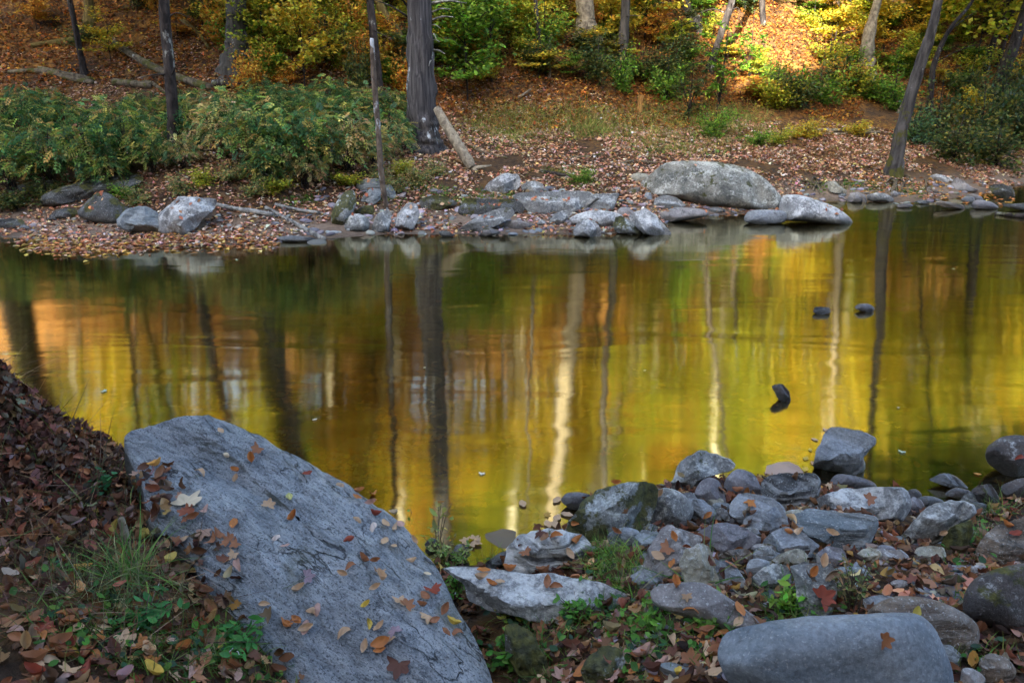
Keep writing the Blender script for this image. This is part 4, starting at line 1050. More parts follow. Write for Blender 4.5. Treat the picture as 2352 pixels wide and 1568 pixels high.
TR = [
 ('thin dark trunk near the top left, leaning slightly', 'dark', [(196, 182, 14), (178, 90, 13), (160, 0, 12)], 8, 'dimx', 1),
 ('greenish shadowed trunk high on the slope at the top left', 'mossy', [(207, 62, 24), (203, 0, 20)], 10, 'orange', 1),
 ('dark knobbly trunk with pale patches, growing through the left shrubs', 'dark', [(402, 356, 27), (396, 240, 26), (385, 110, 24), (376, 0, 24)], 11, 'yg', 1),
 ('broad straight grey trunk behind the left shrubs', 'grey', [(545, 150, 56), (543, 70, 46), (541, 0, 44)], 14, 'yellow', 1),
 ('mossy trunk at the top just left of the broad grey trunk', 'mossy', [(497, 42, 34), (495, 0, 30)], 11, 'green', 1),
 ('dark trunk directly behind the leaning dead pole', 'dark', [(873, 235, 20), (862, 120, 19), (850, 0, 18)], 12, 'green', 1),
 ('mossy yellow trunk leaning left behind the thick grey trunk', 'mossy', [(938, 165, 28), (912, 80, 24), (868, 0, 19)], 7, 'yellow', 1),
 ('slim pale trunk at the top, between the thick grey trunk and the flared one', 'grey', [(1240, 132, 11), (1236, 60, 10), (1230, 0, 10)], 7, 'yellow', 1),
 ('stout tree with mossy flared foot at the top centre', 'pale', [(1347, 92, 52), (1345, 50, 46), (1343, 0, 42)], 15, 'orange', 1),
 ('straight grey trunk rising out of a leafy bush right of the stout tree', 'grey', [(1428, 178, 24), (1432, 90, 24), (1437, 0, 20)], 13, 'yg', 1),
 ('grey trunk high on the slope just right of centre top', 'grey', [(1592, 52, 26), (1584, 25, 24), (1575, 0, 22)], 12, 'green', 1),
 ('dark thin trunk leaning right above the rhododendron', 'dark', [(1630, 162, 16), (1652, 90, 16), (1682, 0, 16)], 7, 'green', 1),
 ('pale bare trunk on the bright slope at upper right', 'pale', [(1985, 165, 34), (1996, 80, 27), (2016, 0, 18)], 12, 'yellow', 1),
 ('curved grey tree with mossy foot leaning right on the far bank', 'foot', [(2052, 402, 30), (2072, 290, 27), (2110, 160, 26), (2140, 70, 22), (2156, 0, 20)], 10, 'yellow', 1),
 ('thin dark trunk close behind the curved grey tree', 'dark', [(2132, 262, 13), (2145, 150, 12), (2180, 70, 9), (2235, 0, 7)], 6, 'yg', 1),
 ('dark trunk by the right edge leaning right', 'dark', [(2288, 240, 34), (2310, 150, 28), (2345, 60, 24)], 10, 'orange', 1),
]
for lab, bk, pts, h, cr, nc in TR:
    if cr == 'dimx': cr = 'yg'
    tree(lab, bk, pts, h, cr if lab[0] in 'tbm' and h < 13 else None, .9, .75, flare=1.5 if pts[0][2] > 24 else 1.35, sides=18)
# dead pole
def polegeo(name, label, cat, bk, pts, group=None, onground=False, n=10, rough=.08, extra=None, zoff=0., r_k=1., yoff=None):
    W = []; Rd = []
    if onground:
        for a, b, wd in pts:
            q = ghit(a, b+wd*.5); dist = (q-CAM).dot(FW); rr = wd*dist/F/2; W.append(q+Vector((0, 0, rr*.7+zoff))); Rd.append(rr*r_k)
    else:
        g = ghit(pts[0][0], pts[0][1])
        for i, (a, b, wd) in enumerate(pts):
            q = at_y(a, b, g.y+(0 if yoff is None else yoff*i)); dist = (q-CAM).dot(FW); W.append(q); Rd.append(wd*dist/F/2)
    o = W[0].copy(); W = [w_-o for w_ in W]
    root = link(name, mkmesh(name, *tube(W, Rd, n, 0, int(pts[0][0]), rough, 5), BK[bk]), o); tag(root, label, cat, group)
    if extra:
        for (i, dx, dy, dz, rr) in extra:
            a = W[i]; b = a+Vector((dx, dy, dz)); stub(root, a, b, Rd[i]*.6, rr, 'branch', bk)
    return root
polegeo('dead_pole', 'thin mottled dead pole standing among bluish rocks at the far waterline', 'dead tree', 'mottled', [(888, 480, 11), (876, 400, 13), (868, 290, 13), (858, 170, 13), (854, 88, 9)])
polegeo('fallen_log', 'pale thick broken limb sloping down from the thick grey trunk', 'log', 'pale', [(1086, 388, 24), (1060, 345, 26), (1032, 300, 24), (1003, 250, 17)], extra=[(0, .25, -.05, .05, .01), (0, .1, -.1, -.06, .012)], n=14, rough=.12, yoff=.22)
LG = [
 ('log', 'long diagonal log falling right across the left slope', 'log', [(262, 96, 13), (330, 140, 17), (400, 172, 18), (488, 200, 18)]),
 ('log', 'dark short log at the right end of the diagonal log', 'dark', [(490, 190, 20), (545, 190, 20), (600, 192, 20)]),
 ('log', 'thin log low on the far left edge of the slope', 'log', [(20, 165, 9), (90, 162, 12), (160, 178, 13), (215, 188, 12)]),
 ('log', 'pale log lying over the thin log on the left slope', 'log', [(90, 156, 10), (150, 168, 12), (215, 182, 11)]),
 ('log', 'thick short log between the two thin left trunks', 'log', [(262, 186, 16), (300, 190, 17), (348, 195, 15)]),
 ('branch', 'curved pale branch ending at the dark knobbly trunk', 'log', [(325, 186, 6), (350, 190, 8), (370, 205, 8), (385, 212, 7)]),
 ('log', 'mossy dark log high on the left slope', 'mossy', [(72, 104, 12), (130, 96, 14), (200, 84, 12)]),
 ('log', 'mossy broken limb hanging down left of the broad grey trunk', 'mossy', [(400, 32, 8), (450, 70, 10), (482, 112, 8)]),
 ('log', 'upper of two pale logs lying level at the right of the far bank', 'pale', [(1800, 294, 5), (1900, 298, 8), (2005, 298, 7)]),
 ('log', 'lower of two pale logs lying level at the right of the far bank', 'pale', [(1835, 304, 6), (1930, 307, 8), (2020, 303, 7)]),
 ('log', 'pale log by the right edge beyond the curved tree', 'pale', [(2130, 302, 6), (2200, 303, 8), (2280, 305, 10)]),
 ('log', 'thin brown log beside the pale log by the right edge', 'log', [(2190, 308, 6), (2240, 318, 7), (2300, 328, 5)]),
 ('driftwood', 'silver driftwood branch lying right of the large pale blue-grey boulder', 'drift', [(496, 468, 10), (540, 478, 11), (585, 484, 13), (628, 492, 12)]),
 ('driftwood', 'grey drift stick running down to the far waterline', 'drift', [(610, 474, 7), (650, 496, 9), (700, 524, 10), (745, 548, 12)]),
 ('driftwood', 'forked grey driftwood lying above the drift stick', 'drift', [(632, 468, 9), (680, 480, 8), (735, 488, 9)]),
 ('root', 'long bare root on the leafy bank above the wall-like block', 'log', [(1310, 362, 5), (1360, 357, 6), (1420, 345, 4)]),
 ('root', 'thin bare root reaching the top of the huge domed boulder', 'log', [(1390, 385, 4), (1450, 369, 5), (1530, 376, 6)]),
 ('branch', 'dark crooked branch lying above the pale rounded boulder', 'dark', [(1240, 390, 6), (1275, 398, 8), (1310, 404, 6)]),
 ('root', 'dark root on the leafy slope right of the pale broken limb', 'log', [(1080, 335, 6), (1110, 350, 7), (1165, 362, 5)]),
 ('driftwood', 'black driftwood in the water at the right edge', 'dark', [(2285, 489, 8), (2320, 492, 10), (2370, 497, 12)]),
]
for nm, lab, bk, pts in LG:
    polegeo(nm, lab, {'log': 'log', 'branch': 'branch', 'driftwood': 'driftwood', 'root': 'root'}[nm], bk, pts, onground=True)
polegeo('wood_stub', 'short orange-brown broken stub upright at the foot of the hill', 'stump', 'stub', [(1468, 258, 15), (1470, 240, 14), (1473, 219, 12)], n=8, rough=.15)
polegeo('stick', 'grey forked stick against the long wall-like block', 'stick', 'drift', [(1344, 482, 9), (1352, 468, 9), (1375, 455, 6)])
for i, (x, y, dx, dy) in enumerate([(1262, 180, 2, -26), (1520, 100, -16, 50), (1485, 75, 0, 30), (1190, 225, 30, -20), (2060, 260, 15, -25)]):
    polegeo('stick', ['short pale upright stick on the central slope', 'leaning yellow stick left of the rhododendron', 'small yellow stick right of the straight grey trunk', 'fine slanting stick below the maple sapling', 'thin slanting stick left of the dark trunk behind the curved tree'][i], 'stick', 'pale', [(x, y, 6), (x+dx*.5, y+dy*.5, 5), (x+dx, y+dy, 4)])
# small sticks on the near bank
polegeo('stick', 'short weathered stick end standing left of the boulder by the moss', 'stick', 'pale', [(292, 1262, 17), (286, 1225, 20), (278, 1190, 14)], n=10)
polegeo('root', 'pale root running down through the grass left of the huge boulder', 'root', 'log', [(286, 1262, 14), (285, 1300, 14), (280, 1350, 10)], onground=True)
polegeo('root', 'thin dark root among leaves by the big dark rounded boulder', 'root', 'dark', [(2195, 1310, 4), (2215, 1318, 5), (2250, 1330, 6)], onground=True)

# fine roots under the bank by the curved tree
for i in range(16):
    x0 = rnd.choice([rnd.uniform(1835, 1950), rnd.uniform(2040, 2130)]); y0 = rnd.uniform(405, 425)
    a = ghit(x0, y0); b = ghit(x0+rnd.uniform(-25, 25), y0+rnd.uniform(15, 32)); m_ = (a+b)/2+Vector((rnd.uniform(-.05, .05), -.05, .06))
    o = link('root', mkmesh('root', *tube([Vector((0, 0, 0)), m_-a, b-a], [.018, .013, .008], 6, 0, i, .1, 4), BK['log']), a)
    tag(o, 'thin bare root hanging from the bank '+('left of' if x0 < 2000 else 'below')+' the curved grey tree', 'root', 'bare roots at the bank edge '+('left of' if x0 < 2000 else 'below')+' the curved tree')

# ------------------------------------------------------------------ the hill forest beyond the frame
def hilltree(x, y, h, bk, crown, rad, lab, grp, cz=.7, cs=1., nc=1, nm='tree'):
    g = Vector((x, y, H(x, y))); seed = rnd.randrange(9999); r = random.Random(seed)
    root = bpy.data.objects.new(nm, None); C.objects.link(root); root.location = g; tag(root, lab, 'tree', grp)
    pts = [Vector((0, 0, -.3))]+[Vector((r.uniform(-.12, .12)*i, r.uniform(-.1, .1)*i, h*i/5)) for i in range(6)]
    rd = [rad*1.4]+[rad*(1-.15*i) for i in range(6)]
    parts = [tube(pts, rd, 9, 0, seed, .05, 3)]
    for k in range(3):
        s = pts[3+k % 3]; a = r.uniform(0, 6.28); L = h*.18
        parts.append(tube([s, s+Vector((math.cos(a)*L, math.sin(a)*L, L*.8))], [rad*.4, .02], 5, 0, k, .05, 2))
    link('trunk', mkmesh('trunk', *vf_merge(parts), BK[bk]), parent=root)
    for k in range(nc):
        c = link('crown', CROWN[(crown, r.randrange(2))], parent=root)
        c.location = (pts[5].x*.7+(r.uniform(-1, 1) if k else 0), (r.uniform(-1, 1) if k else 0), h*(cz-.16*k)); c.scale = (cs, cs, cs*r.uniform(.8, 1.15)); c.rotation_euler.z = r.uniform(0, 6.28)
# pale trunks added to give white streaks in the water reflection
for px, y in [(345, 24), (395, 21), (640, 26), (752, 22), (800, 27), (905, 20), (925, 25), (1195, 21), (1340, 27), (1450, 23), (1500, 22), (1525, 24), (1590, 26), (1655, 21), (1930, 22), (2080, 26), (2265, 21), (1075, 28), (160, 24), (560, 29)]:
    x = (px-1176)/F*(y*1.02+1.2)
    hilltree(x, y, rnd.uniform(11, 15), 'bright', rnd.choice(['yellow', 'yg', 'orange']), rnd.uniform(.11, .2), 'slender pale barked tree added high on the hill for white streaks in the reflection', 'pale trees added high on the hill', .85, 1.0)
for i in range(84):
    y = rnd.uniform(17.2, 29); x = rnd.uniform(-.78, .78)*y
    cr = rnd.choices(['yellow', 'yg', 'green', 'orange'], [4.5, 4, 3.2, 1.4])[0]
    hilltree(x, y, rnd.uniform(3, 6.5), 'dark', cr, rnd.uniform(.04, .08), 'small understorey tree with '+{'yellow': 'yellow', 'yg': 'yellow-green', 'green': 'green', 'orange': 'orange'}[cr]+' autumn leaves high on the hill, mirrored in the water', f'{cr} understorey trees on the hill', .75, rnd.uniform(.55, .9), 1, 'understorey_tree')
for i in range(26):
    y = rnd.uniform(24, 42); x = rnd.uniform(-.8, .8)*y
    cr = rnd.choices(['yellow', 'yg', 'green', 'orange'], [3, 3, 3, 2])[0]
    hilltree(x, y, rnd.uniform(11, 17), 'dark', cr, rnd.uniform(.14, .26), 'tall '+{'yellow': 'yellow', 'yg': 'yellow-green', 'green': 'green', 'orange': 'orange'}[cr]+' crowned tree along the top of the hill', f'tall {cr} trees on the hilltop', .72, rnd.uniform(1.2, 1.8), 2)

for i in range(34):
    y = rnd.uniform(22.5, 33); x = rnd.uniform(-.80, .80)*y
    cr = rnd.choices(['yellow', 'yg', 'green', 'orange'], [4, 5, 3.2, 1.])[0]
    hilltree(x, y, rnd.uniform(7.5, 13), 'dark', cr, rnd.uniform(.06, .13), 'mid-sized '+{'yellow': 'yellow', 'yg': 'yellow-green', 'green': 'green', 'orange': 'orange'}[cr]+' tree on the upper slope, glowing in the water reflection', f'mid-sized {cr} trees on the upper slope', .66, rnd.uniform(1.0, 1.5), 2)

# trees added outside the frame to shade the bank ends and near corners
def edge_tree(x, y, h, lab, blobs, pal='green', grp=None):
    gz = H(x, y); root = bpy.data.objects.new('added_shade_tree', None); C.objects.link(root); root.location = (x, y, gz); tag(root, lab, 'tree', grp)
    parts = [tube([Vector((0, 0, -.3)), Vector((.05, 0, h*.5)), Vector((0, .1, h))], [.3, .22, .08], 12, 0, 3, .08, 5)]
    for bx, by, bz, r_ in blobs:
        parts.append(tube([Vector((0, 0, (bz-gz)*.6)), Vector(((bx-x)*.5, (by-y)*.5, (bz-gz)*.9)), Vector((bx-x, by-y, bz-gz))], [.12, .08, .02], 6, 0, int(bz*7), .05, 3))
    link('trunk', mkmesh('trunk', *vf_merge(parts), BK['dark']), parent=root)
    for k, (bx, by, bz, r_) in enumerate(blobs):
        c = link('crown', CROWN[(pal, k % 2)], parent=root); c.location = (bx-x, by-y, bz-gz); c.scale = (r_, r_, r_*.6); c.rotation_euler.z = k*1.3
edge_tree(-8.8, 9.5, 11, 'broad tree added past the left end of the far bank to shade the shrubs', [(-7.6, 9.6, 5.6, 1.0), (-5.9, 10.2, 6.2, .95), (-7.0, 11.8, 6.6, 1.1), (-8.6, 12, 8.5, 1.3), (-5.2, 12.2, 7.6, .9)], 'green')
edge_tree(-9.5, 14.5, 12, 'broad tree added high past the left end to darken the upper left slope', [(-8.3, 14.3, 7.6, 1.1), (-6.4, 14.6, 7.9, 1.0), (-4.3, 13.8, 7.6, .9), (-5.6, 12.7, 7.3, .8)], 'yg')
edge_tree(9.2, 11.5, 11, 'broad tree added past the right end of the far bank to shade it', [(8.2, 10.6, 4.9, 1.0), (6.9, 11.6, 5.8, .9), (8.6, 12.8, 6.6, 1.2), (9.5, 9.2, 5.2, 1.1)], 'green')
edge_tree(-3.6, .4, 8, 'unseen tree added beside the photographer on the left to shade the dry mound', [(-2.6, 1.6, 4.6, .75), (-3.4, 2.4, 5.0, .8), (-1.9, .9, 4.9, .7), (-2.2, 2.1, 6.2, .6)], 'green')
edge_tree(3.6, -.2, 8, 'unseen tree added beside the photographer on the right to shade the dark boulders', [(3.3, 1.0, 4.8, .6), (3.9, 1.9, 5.0, .7)], 'green')

# unseen trees added behind the photographer to block the sun; gaps shaped for sun patches
def sunline(px, py, y=None):
    p = ghit(px, py); return p
gaps = [(sunline(1775, 100), 1.05), (sunline(1850, 70), .7), (sunline(1735, 135), .6), (sunline(1900, 40), .55), (sunline(1250, 12), .4)]
for row, (Y0, zt) in enumerate([(-17, 24.7), (-20.5, 26.7), (-24.5, 28.2)]):
    for i in range(15):
        x = -46+i*4.6+rnd.uniform(-.8, .8)+row*1.5; y = Y0+rnd.uniform(-.8, .8)
        gz = H(x, y); ztop = zt+rnd.uniform(-1.3, 1.0)
        root = bpy.data.objects.new('sun_blocker_tree', None); C.objects.link(root); root.location = (x, y, gz)
        tag(root, 'tall dense tree added out of view behind the photographer to shade the stream', 'tree', 'trees added behind the photographer')
        link('trunk', mkmesh('trunk', *tube([Vector((0, 0, -.4)), Vector((.1, 0, 4)), Vector((0, .1, ztop-gz-1))], [.35, .25, .06], 8, 0, i, .05, 4), BK['dark']), parent=root)
        p, s = crown_data(500+row*50+i, R=(2.7, 2.4, (ztop-gz)/2), n=3000, size=(.45, .75), clumps=60, shell=.1, spread=.6)
        p[:, 2] += (ztop-gz)/2+.6
        W = p+np.array([x, y, gz]); keep = np.ones(len(p), bool)
        for gp_, rr in gaps:
            d = W-np.array(gp_); al = d@np.array(SD); dist = np.linalg.norm(d-al[:, None]*np.array(SD), axis=1)
            keep &= (dist > rr*1.25+.35) | ((dist > rr*.75+.2) & (np.sin(W[:, 0]*7)*np.sin(W[:, 2]*6) > .2))
        p, s = p[keep], s[keep]; n = len(p)
        v, f, cc = scatter([t_quad(.42, .1)], p, rots(n, .9), s, palette(PAL['green'], n, .2))
        link('crown', mkmesh('crown', v, f, TM, smooth=False, col=cc), parent=root)

# ------------------------------------------------------------------ shrubs and saplings in view
def plant_mesh(kind, seed, pal, w=None):
    global rng
    keep = rng; rng = np.random.default_rng(seed); r = random.Random(seed)
    parts = []; stems = []
    if kind == 'shrub':
        n = 400
        th = rng.uniform(0, 6.28, n); u = rng.uniform(0, 1, n)**.7
        rad = .62*np.sqrt(rng.uniform(.05, 1, n)); top = np.sqrt(np.clip(1-(rad/.72)**2, .05, 1))
        z = top*(.35+.62*u); bump_ = 1+.18*np.sin(th*3+seed)
        P = np.stack([np.cos(th)*rad*bump_, np.sin(th)*rad*bump_, z*(1+.10*np.cos(th*4+seed*2))], 1)
        R = rots(n, .38, yaw=th+rng.normal(0, .7, n)); tilt = R
        v, f, c = scatter([t_pinnate(4, .9, .11), t_pinnate(3, .75, .14, .42), t_pinnate(4, .9, .11, .36, .55)], P, R, rng.uniform(.11, .19, n), palette(pal, n, .34, w))
        parts.append((v, f, c))
        for i in range(16):
            a = r.uniform(0, 6.28); R0 = r.uniform(.1, .55)
            stems.append(tube([Vector((r.uniform(-.1, .1), r.uniform(-.1, .1), -.1)), Vector((math.cos(a)*R0*.5, math.sin(a)*R0*.5, .45)), Vector((math.cos(a)*R0, math.sin(a)*R0, .85*math.sqrt(1-(R0/.75)**2)))], [.012, .008, .004], 4, 0, i, .05, 3))
    elif kind in ('sapling', 'laurel', 'bush'):
        nb = {'sapling': 20, 'laurel': 18, 'bush': 26}[kind]
        hgt = 1.0
        stems.append(tube([Vector((0, 0, -.1)), Vector((r.uniform(-.05, .05), r.uniform(-.05, .05), .5)), Vector((r.uniform(-.08, .08), r.uniform(-.08, .08), .98))], [.014, .010, .004], 5, 0, seed, .05, 4))
        for b in range(nb):
            z0 = {'sapling': r.uniform(.25, .98), 'laurel': r.uniform(.1, .9), 'bush': r.uniform(.0, .8)}[kind]
            a = r.uniform(0, 6.28); L = {'sapling': .62*(1-.55*(z0-.25)), 'laurel': .5, 'bush': .5}[kind]*r.uniform(.5, 1)
            e = Vector((math.cos(a)*L, math.sin(a)*L, z0+r.uniform(-.06, .16)))
            s0 = Vector((0, 0, z0*(.8 if kind == 'sapling' else .3)))
            stems.append(tube([s0, (s0+e)/2+Vector((0, 0, .06)), e], [.006, .004, .002], 4, 0, b, .05, 3))
            if kind == 'laurel':
                for q in range(3):
                    n = 9; c0 = s0.lerp(e, r.uniform(.55, 1.05))+Vector((r.uniform(-.06, .06), r.uniform(-.06, .06), r.uniform(-.04, .05)))
                    yaw = np.arange(n)*2.4; R = rots(n, .25, yaw); off = R[:, :, 0]*.045
                    v, f, c = scatter([t_fold(.17, .06)], np.array(c0)+off+np.array([0, 0, -.01]), R, np.full(n, .12), palette(pal, n, .25, w))
                    parts.append((v, f, c))
            else:
                n = {'sapling': 70, 'bush': 52}[kind]; t = rng.uniform(.25, 1.08, n)[:, None]
                sp = .075 if kind == 'sapling' else .085
                P = np.array(s0)*(1-t)+np.array(e)*t+rng.normal(0, 1, (n, 3))*np.array([sp, sp, .018 if kind == 'sapling' else .06])
                v, f, c = scatter([t_fold(.36, .08), t_fold(.30, -.05)], P, rots(n, .35 if kind == 'sapling' else .6), rng.uniform(.045, .078, n), palette(pal, n, .25, w))
                parts.append((v, f, c))
    V, F_, Cc = merge(parts)
    fm = mkmesh('foliage', V, F_, GM, smooth=False, col=Cc); sm = mkmesh('stem', *vf_merge(stems), BK['dark'])
    rng = keep
    return fm, sm
PM_ = {}
def plant(kind, pal, px, py, h, wid, label, group=None, cat='shrub', name=None, var=0, rot=None, dz=0.):
    k = (kind, pal, var)
    if k not in PM_: PM_[k] = plant_mesh(kind, 31+var*7+len(PM_), PAL[pal])
    g = ghit(px, py)
    root = bpy.data.objects.new(name or {'shrub': 'shrub', 'sapling': 'sapling', 'laurel': 'rhododendron', 'bush': 'bush'}[kind], None); C.objects.link(root)
    root.location = g+Vector((0, 0, dz)); root.scale = (wid, wid, h); root.rotation_euler.z = rnd.uniform(0, 6.28) if rot is None else rot
    tag(root, label, cat, group)
    link('foliage', PM_[k][0], parent=root); link('stem', PM_[k][1], parent=root)
    return root
PAL['bluemix'] = [(.035, .11, .04), (.07, .17, .06), (.12, .23, .06), (.24, .30, .06), (.38, .30, .08)]
PAL['palemix'] = [(.14, .26, .10), (.10, .19, .08), (.42, .33, .11), (.34, .34, .08), (.45, .30, .14)]
SH = [(30, 440, .85, 'bluemix'), (120, 425, .95, 'bluemix'), (215, 415, .95, 'bluemix'), (290, 385, .9, 'bluemix'), (60, 345, .95, 'bluemix'), (170, 330, .9, 'bluemix'), (275, 315, .85, 'bluemix'), (350, 335, .75, 'bluemix'),
      (-40, 400, 1.0, 'bluemix'), (455, 345, .8, 'bluemix'), (520, 360, .9, 'palemix'), (590, 385, .9, 'bluemix'), (655, 400, .95, 'bluemix'), (730, 400, .95, 'bluemix'), (800, 390, .9, 'palemix'), (545, 300, .9, 'bluemix'), (640, 310, .95, 'bluemix'), (725, 315, .95, 'bluemix'), (810, 310, .95, 'bluemix'), (890, 330, .8, 'bluemix'), (480, 290, .8, 'palemix'), (900, 275, .75, 'bluemix'), (60, 275, .8, 'bluemix'), (600, 255, .75, 'bluemix'), (760, 255, .8, 'bluemix'), (430, 270, .7, 'bluemix'), (840, 265, .7, 'palemix'), (350, 395, .6, 'bluemix'), (420, 385, .5, 'palemix'), (250, 430, .6, 'bluemix'), (0, 300, .8, 'bluemix'), (120, 285, .8, 'bluemix'), (330, 280, .7, 'bluemix'), (700, 430, .6, 'palemix'), (610, 425, .55, 'bluemix'), (860, 380, .6, 'palemix'), (905, 365, .6, 'palemix'), (670, 270, .8, 'bluemix')]
for i, (x, y, h, pal) in enumerate(SH):
    lr = 'left of the dark knobbly trunk' if x < 400 else 'between the dark knobbly trunk and the thick grey trunk'
    row = 'front row' if y > 340 else 'back row'
    plant('shrub', pal, x, y, h*(.86 if y > 340 else .66), .60*h/.9, f"leafy {'blue-green' if pal == 'bluemix' else 'pale yellow-green'} shrub, {row}, {lr}", f"{row} {pal[:4]} shrubs {lr}", var=i % 3)
yl = [(470, 425), (530, 415), (585, 445), (640, 440), (420, 440), (870, 420), (930, 400), (960, 420), (1000, 400), (800, 425), (320, 465), (900, 440)]
for i, (x, y) in enumerate(yl):
    plant('bush', 'palemix' if i % 3 else 'yg', x, y, .24, .40, ['small yellow-leaved plant on the slope above the silver driftwood', 'small yellowish plant under the front shrubs near the dead pole'][x > 760], ['small yellow plants above the driftwood', 'small yellowish plants near the dead pole'][x > 760], cat='plant', name='small_plant', var=i % 2)
BIGP = [
 ('sapling', 'yellow', 700, 215, 1.5, 1.0, 'bright yellow sapling behind the shrubs, right of the broad grey trunk'),
 ('sapling', 'yellow', 255, 150, .8, .7, 'small yellow sapling left of the diagonal log'),
 ('sapling', 'yg', 610, 150, 1.3, 1.0, 'yellow-green sapling beside the broad grey trunk'),
 ('sapling', 'green', 650, 90, 1.3, 1.2, 'dark green sapling high above the yellow sapling'),
 ('sapling', 'green', 1075, 235, 1.75, 1.35, 'wide green maple sapling right of the thick grey trunk'),
 ('sapling', 'green', 1130, 190, 1.6, 1.3, 'tall green sapling behind the wide green maple sapling'),
 ('sapling', 'yg', 1010, 130, 1.4, 1.1, 'yellow-green sapling directly behind the thick grey trunk'),
 ('sapling', 'yg', 1190, 110, 1.2, 1.0, 'yellow-green sapling at the top right of the green maple'),
 ('bush', 'green', 1422, 205, .95, .7, 'leafy bush round the foot of the straight grey trunk'),
 ('sapling', 'orange', 1510, 130, .9, .8, 'orange sapling right of the straight grey trunk'),
 ('laurel', 'green', 1650, 250, 1.6, .9, 'tall rhododendron with long leaves, left of the sunlit patch'),
 ('laurel', 'green', 1720, 185, 1.3, .8, 'rhododendron overhanging the sunlit patch'),
 ('laurel', 'dim', 1580, 280, 1.0, .8, 'dark rhododendron at the foot of the hill'),
 ('bush', 'green', 1530, 235, .8, .8, 'green bush between the orange-brown stub and the rhododendrons'),
 ('bush', 'green', 1640, 310, .6, .7, 'low green bush on the flat leafy ground below the rhododendrons'),
 ('bush', 'yg', 1780, 250, .8, .9, 'yellow-green bush under the sunlit patch'),
 ('bush', 'green', 1880, 240, .95, 1.0, 'wide green bush right of the sunlit patch'),
 ('bush', 'yg', 1960, 225, 1.0, .9, 'yellow-green bush at the foot of the pale bare trunk'),
 ('bush', 'green', 2050, 250, .9, .9, 'green bush left of the curved grey tree'),
 ('sapling', 'yellow', 1910, 130, 1.3, 1.1, 'glowing yellow sapling at the top right of the sunlit patch'),
 ('sapling', 'yellow', 2030, 120, 1.2, 1.0, 'yellow sapling right of the pale bare trunk'),
 ('sapling', 'yg', 2100, 190, 1.0, .9, 'yellow-green sapling behind the curved grey tree'),
 ('bush', 'blue', 2105, 330, .75, .7, 'blue-green bush right behind the foot of the curved tree'),
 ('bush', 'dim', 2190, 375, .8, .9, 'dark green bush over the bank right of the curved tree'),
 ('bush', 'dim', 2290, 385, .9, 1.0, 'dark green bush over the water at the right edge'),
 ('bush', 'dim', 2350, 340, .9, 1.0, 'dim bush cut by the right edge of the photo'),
 ('sapling', 'yellow', 2230, 300, .8, .8, 'small yellow sapling in shade by the right edge'),
 ('bush', 'yellow', 1850, 315, .4, .7, 'low yellow plants in front of the two level logs, left clump'),
 ('bush', 'yellow', 1960, 310, .35, .6, 'low yellow plants in front of the two level logs, right clump'),
 ('bush', 'green', 1350, 418, .24, .26, 'small green bush beside the dark crooked branch'),
 ('bush', 'green', 1325, 420, .18, .2, 'tiny dark green bush left of the small green bush'),
 ('bush', 'yg', 1790, 330, .35, .5, 'low yellow-green plant on the leafy flat behind the huge domed boulder'),
 ('bush', 'green', 1740, 335, .35, .5, 'low green plant on the leafy flat behind the huge domed boulder'),
 ('laurel', 'green', 1390, 105, .4, .3, 'small rhododendron at the mossy foot of the stout tree'),
 ('bush', 'dim', 110, 462, .3, .6, 'dim green tuft on the bank under the left ledge'),
 ('bush', 'dim', 40, 480, .3, .6, 'dim green tuft at the left edge above the water'),
 ('bush', 'green', 290, 455, .25, .35, 'small bright green plant on the dark rounded boulder'),
]
for i, (kd, pal, x, y, h, wd, lab) in enumerate(BIGP): plant(kd, pal, x, y, h, wd, lab, var=i % 2, cat='plant' if h < .5 else 'shrub')
for i in range(26):
    if i in (0, 1, 2): continue
    x = [60, 300, 440, 590, 640, 720, 790, 1000, 1060, 1130, 1180, 1290, 1400, 1480, 1540, 1610, 1900, 1950, 2060, 2110, 2180, 2250, 2320, 820, 1240, 2000][i]; y = rnd.uniform(-10, 130)
    pal = ['orange', 'orange', 'yellow', 'yellow', 'yg', 'yellow', 'yg', 'green', 'yg', 'green', 'yellow', 'orange', 'yellow', 'yellow', 'yg', 'green', 'yellow', 'yellow', 'yg', 'yellow', 'orange', 'dim', 'dim', 'yg', 'yellow', 'yg'][i]
    nm = {'yellow': 'golden', 'yg': 'yellow-green', 'green': 'green', 'orange': 'orange', 'dim': 'dark green'}[pal]
    z = 'left of the broad grey trunk' if x < 540 else 'right of the broad grey trunk' if x < 960 else 'right of the thick grey trunk' if x < 1430 else 'right of the straight grey trunk' if x < 1980 else 'right of the pale bare trunk'
    plant('sapling', pal, x, y, rnd.uniform(1.0, 1.7), rnd.uniform(.9, 1.4), f"airy {nm} sapling high on the slope {z}", f"airy {nm} saplings {z}", cat='sapling', name='sapling', var=i % 2)
for i, (x, y, h) in enumerate([(2150, 330, 1.1), (2240, 350, 1.2), (2330, 330, 1.4), (2290, 300, 1.2), (2210, 250, 1.1), (2345, 260, 1.5), (1830, 240, .8), (1930, 215, .8)]):  # right-end bushes added to darken that side, shade put into their dim colour
    plant('bush', 'dim', x, y, h, 1.0, 'dense dark bush added to darken the right end of the far bank' if x > 2100 else 'dense dark bush below the sunlit slope', 'dense dark bushes added at the right' if x > 2100 else 'dense dark bushes below the sunlit slope', var=i % 2)
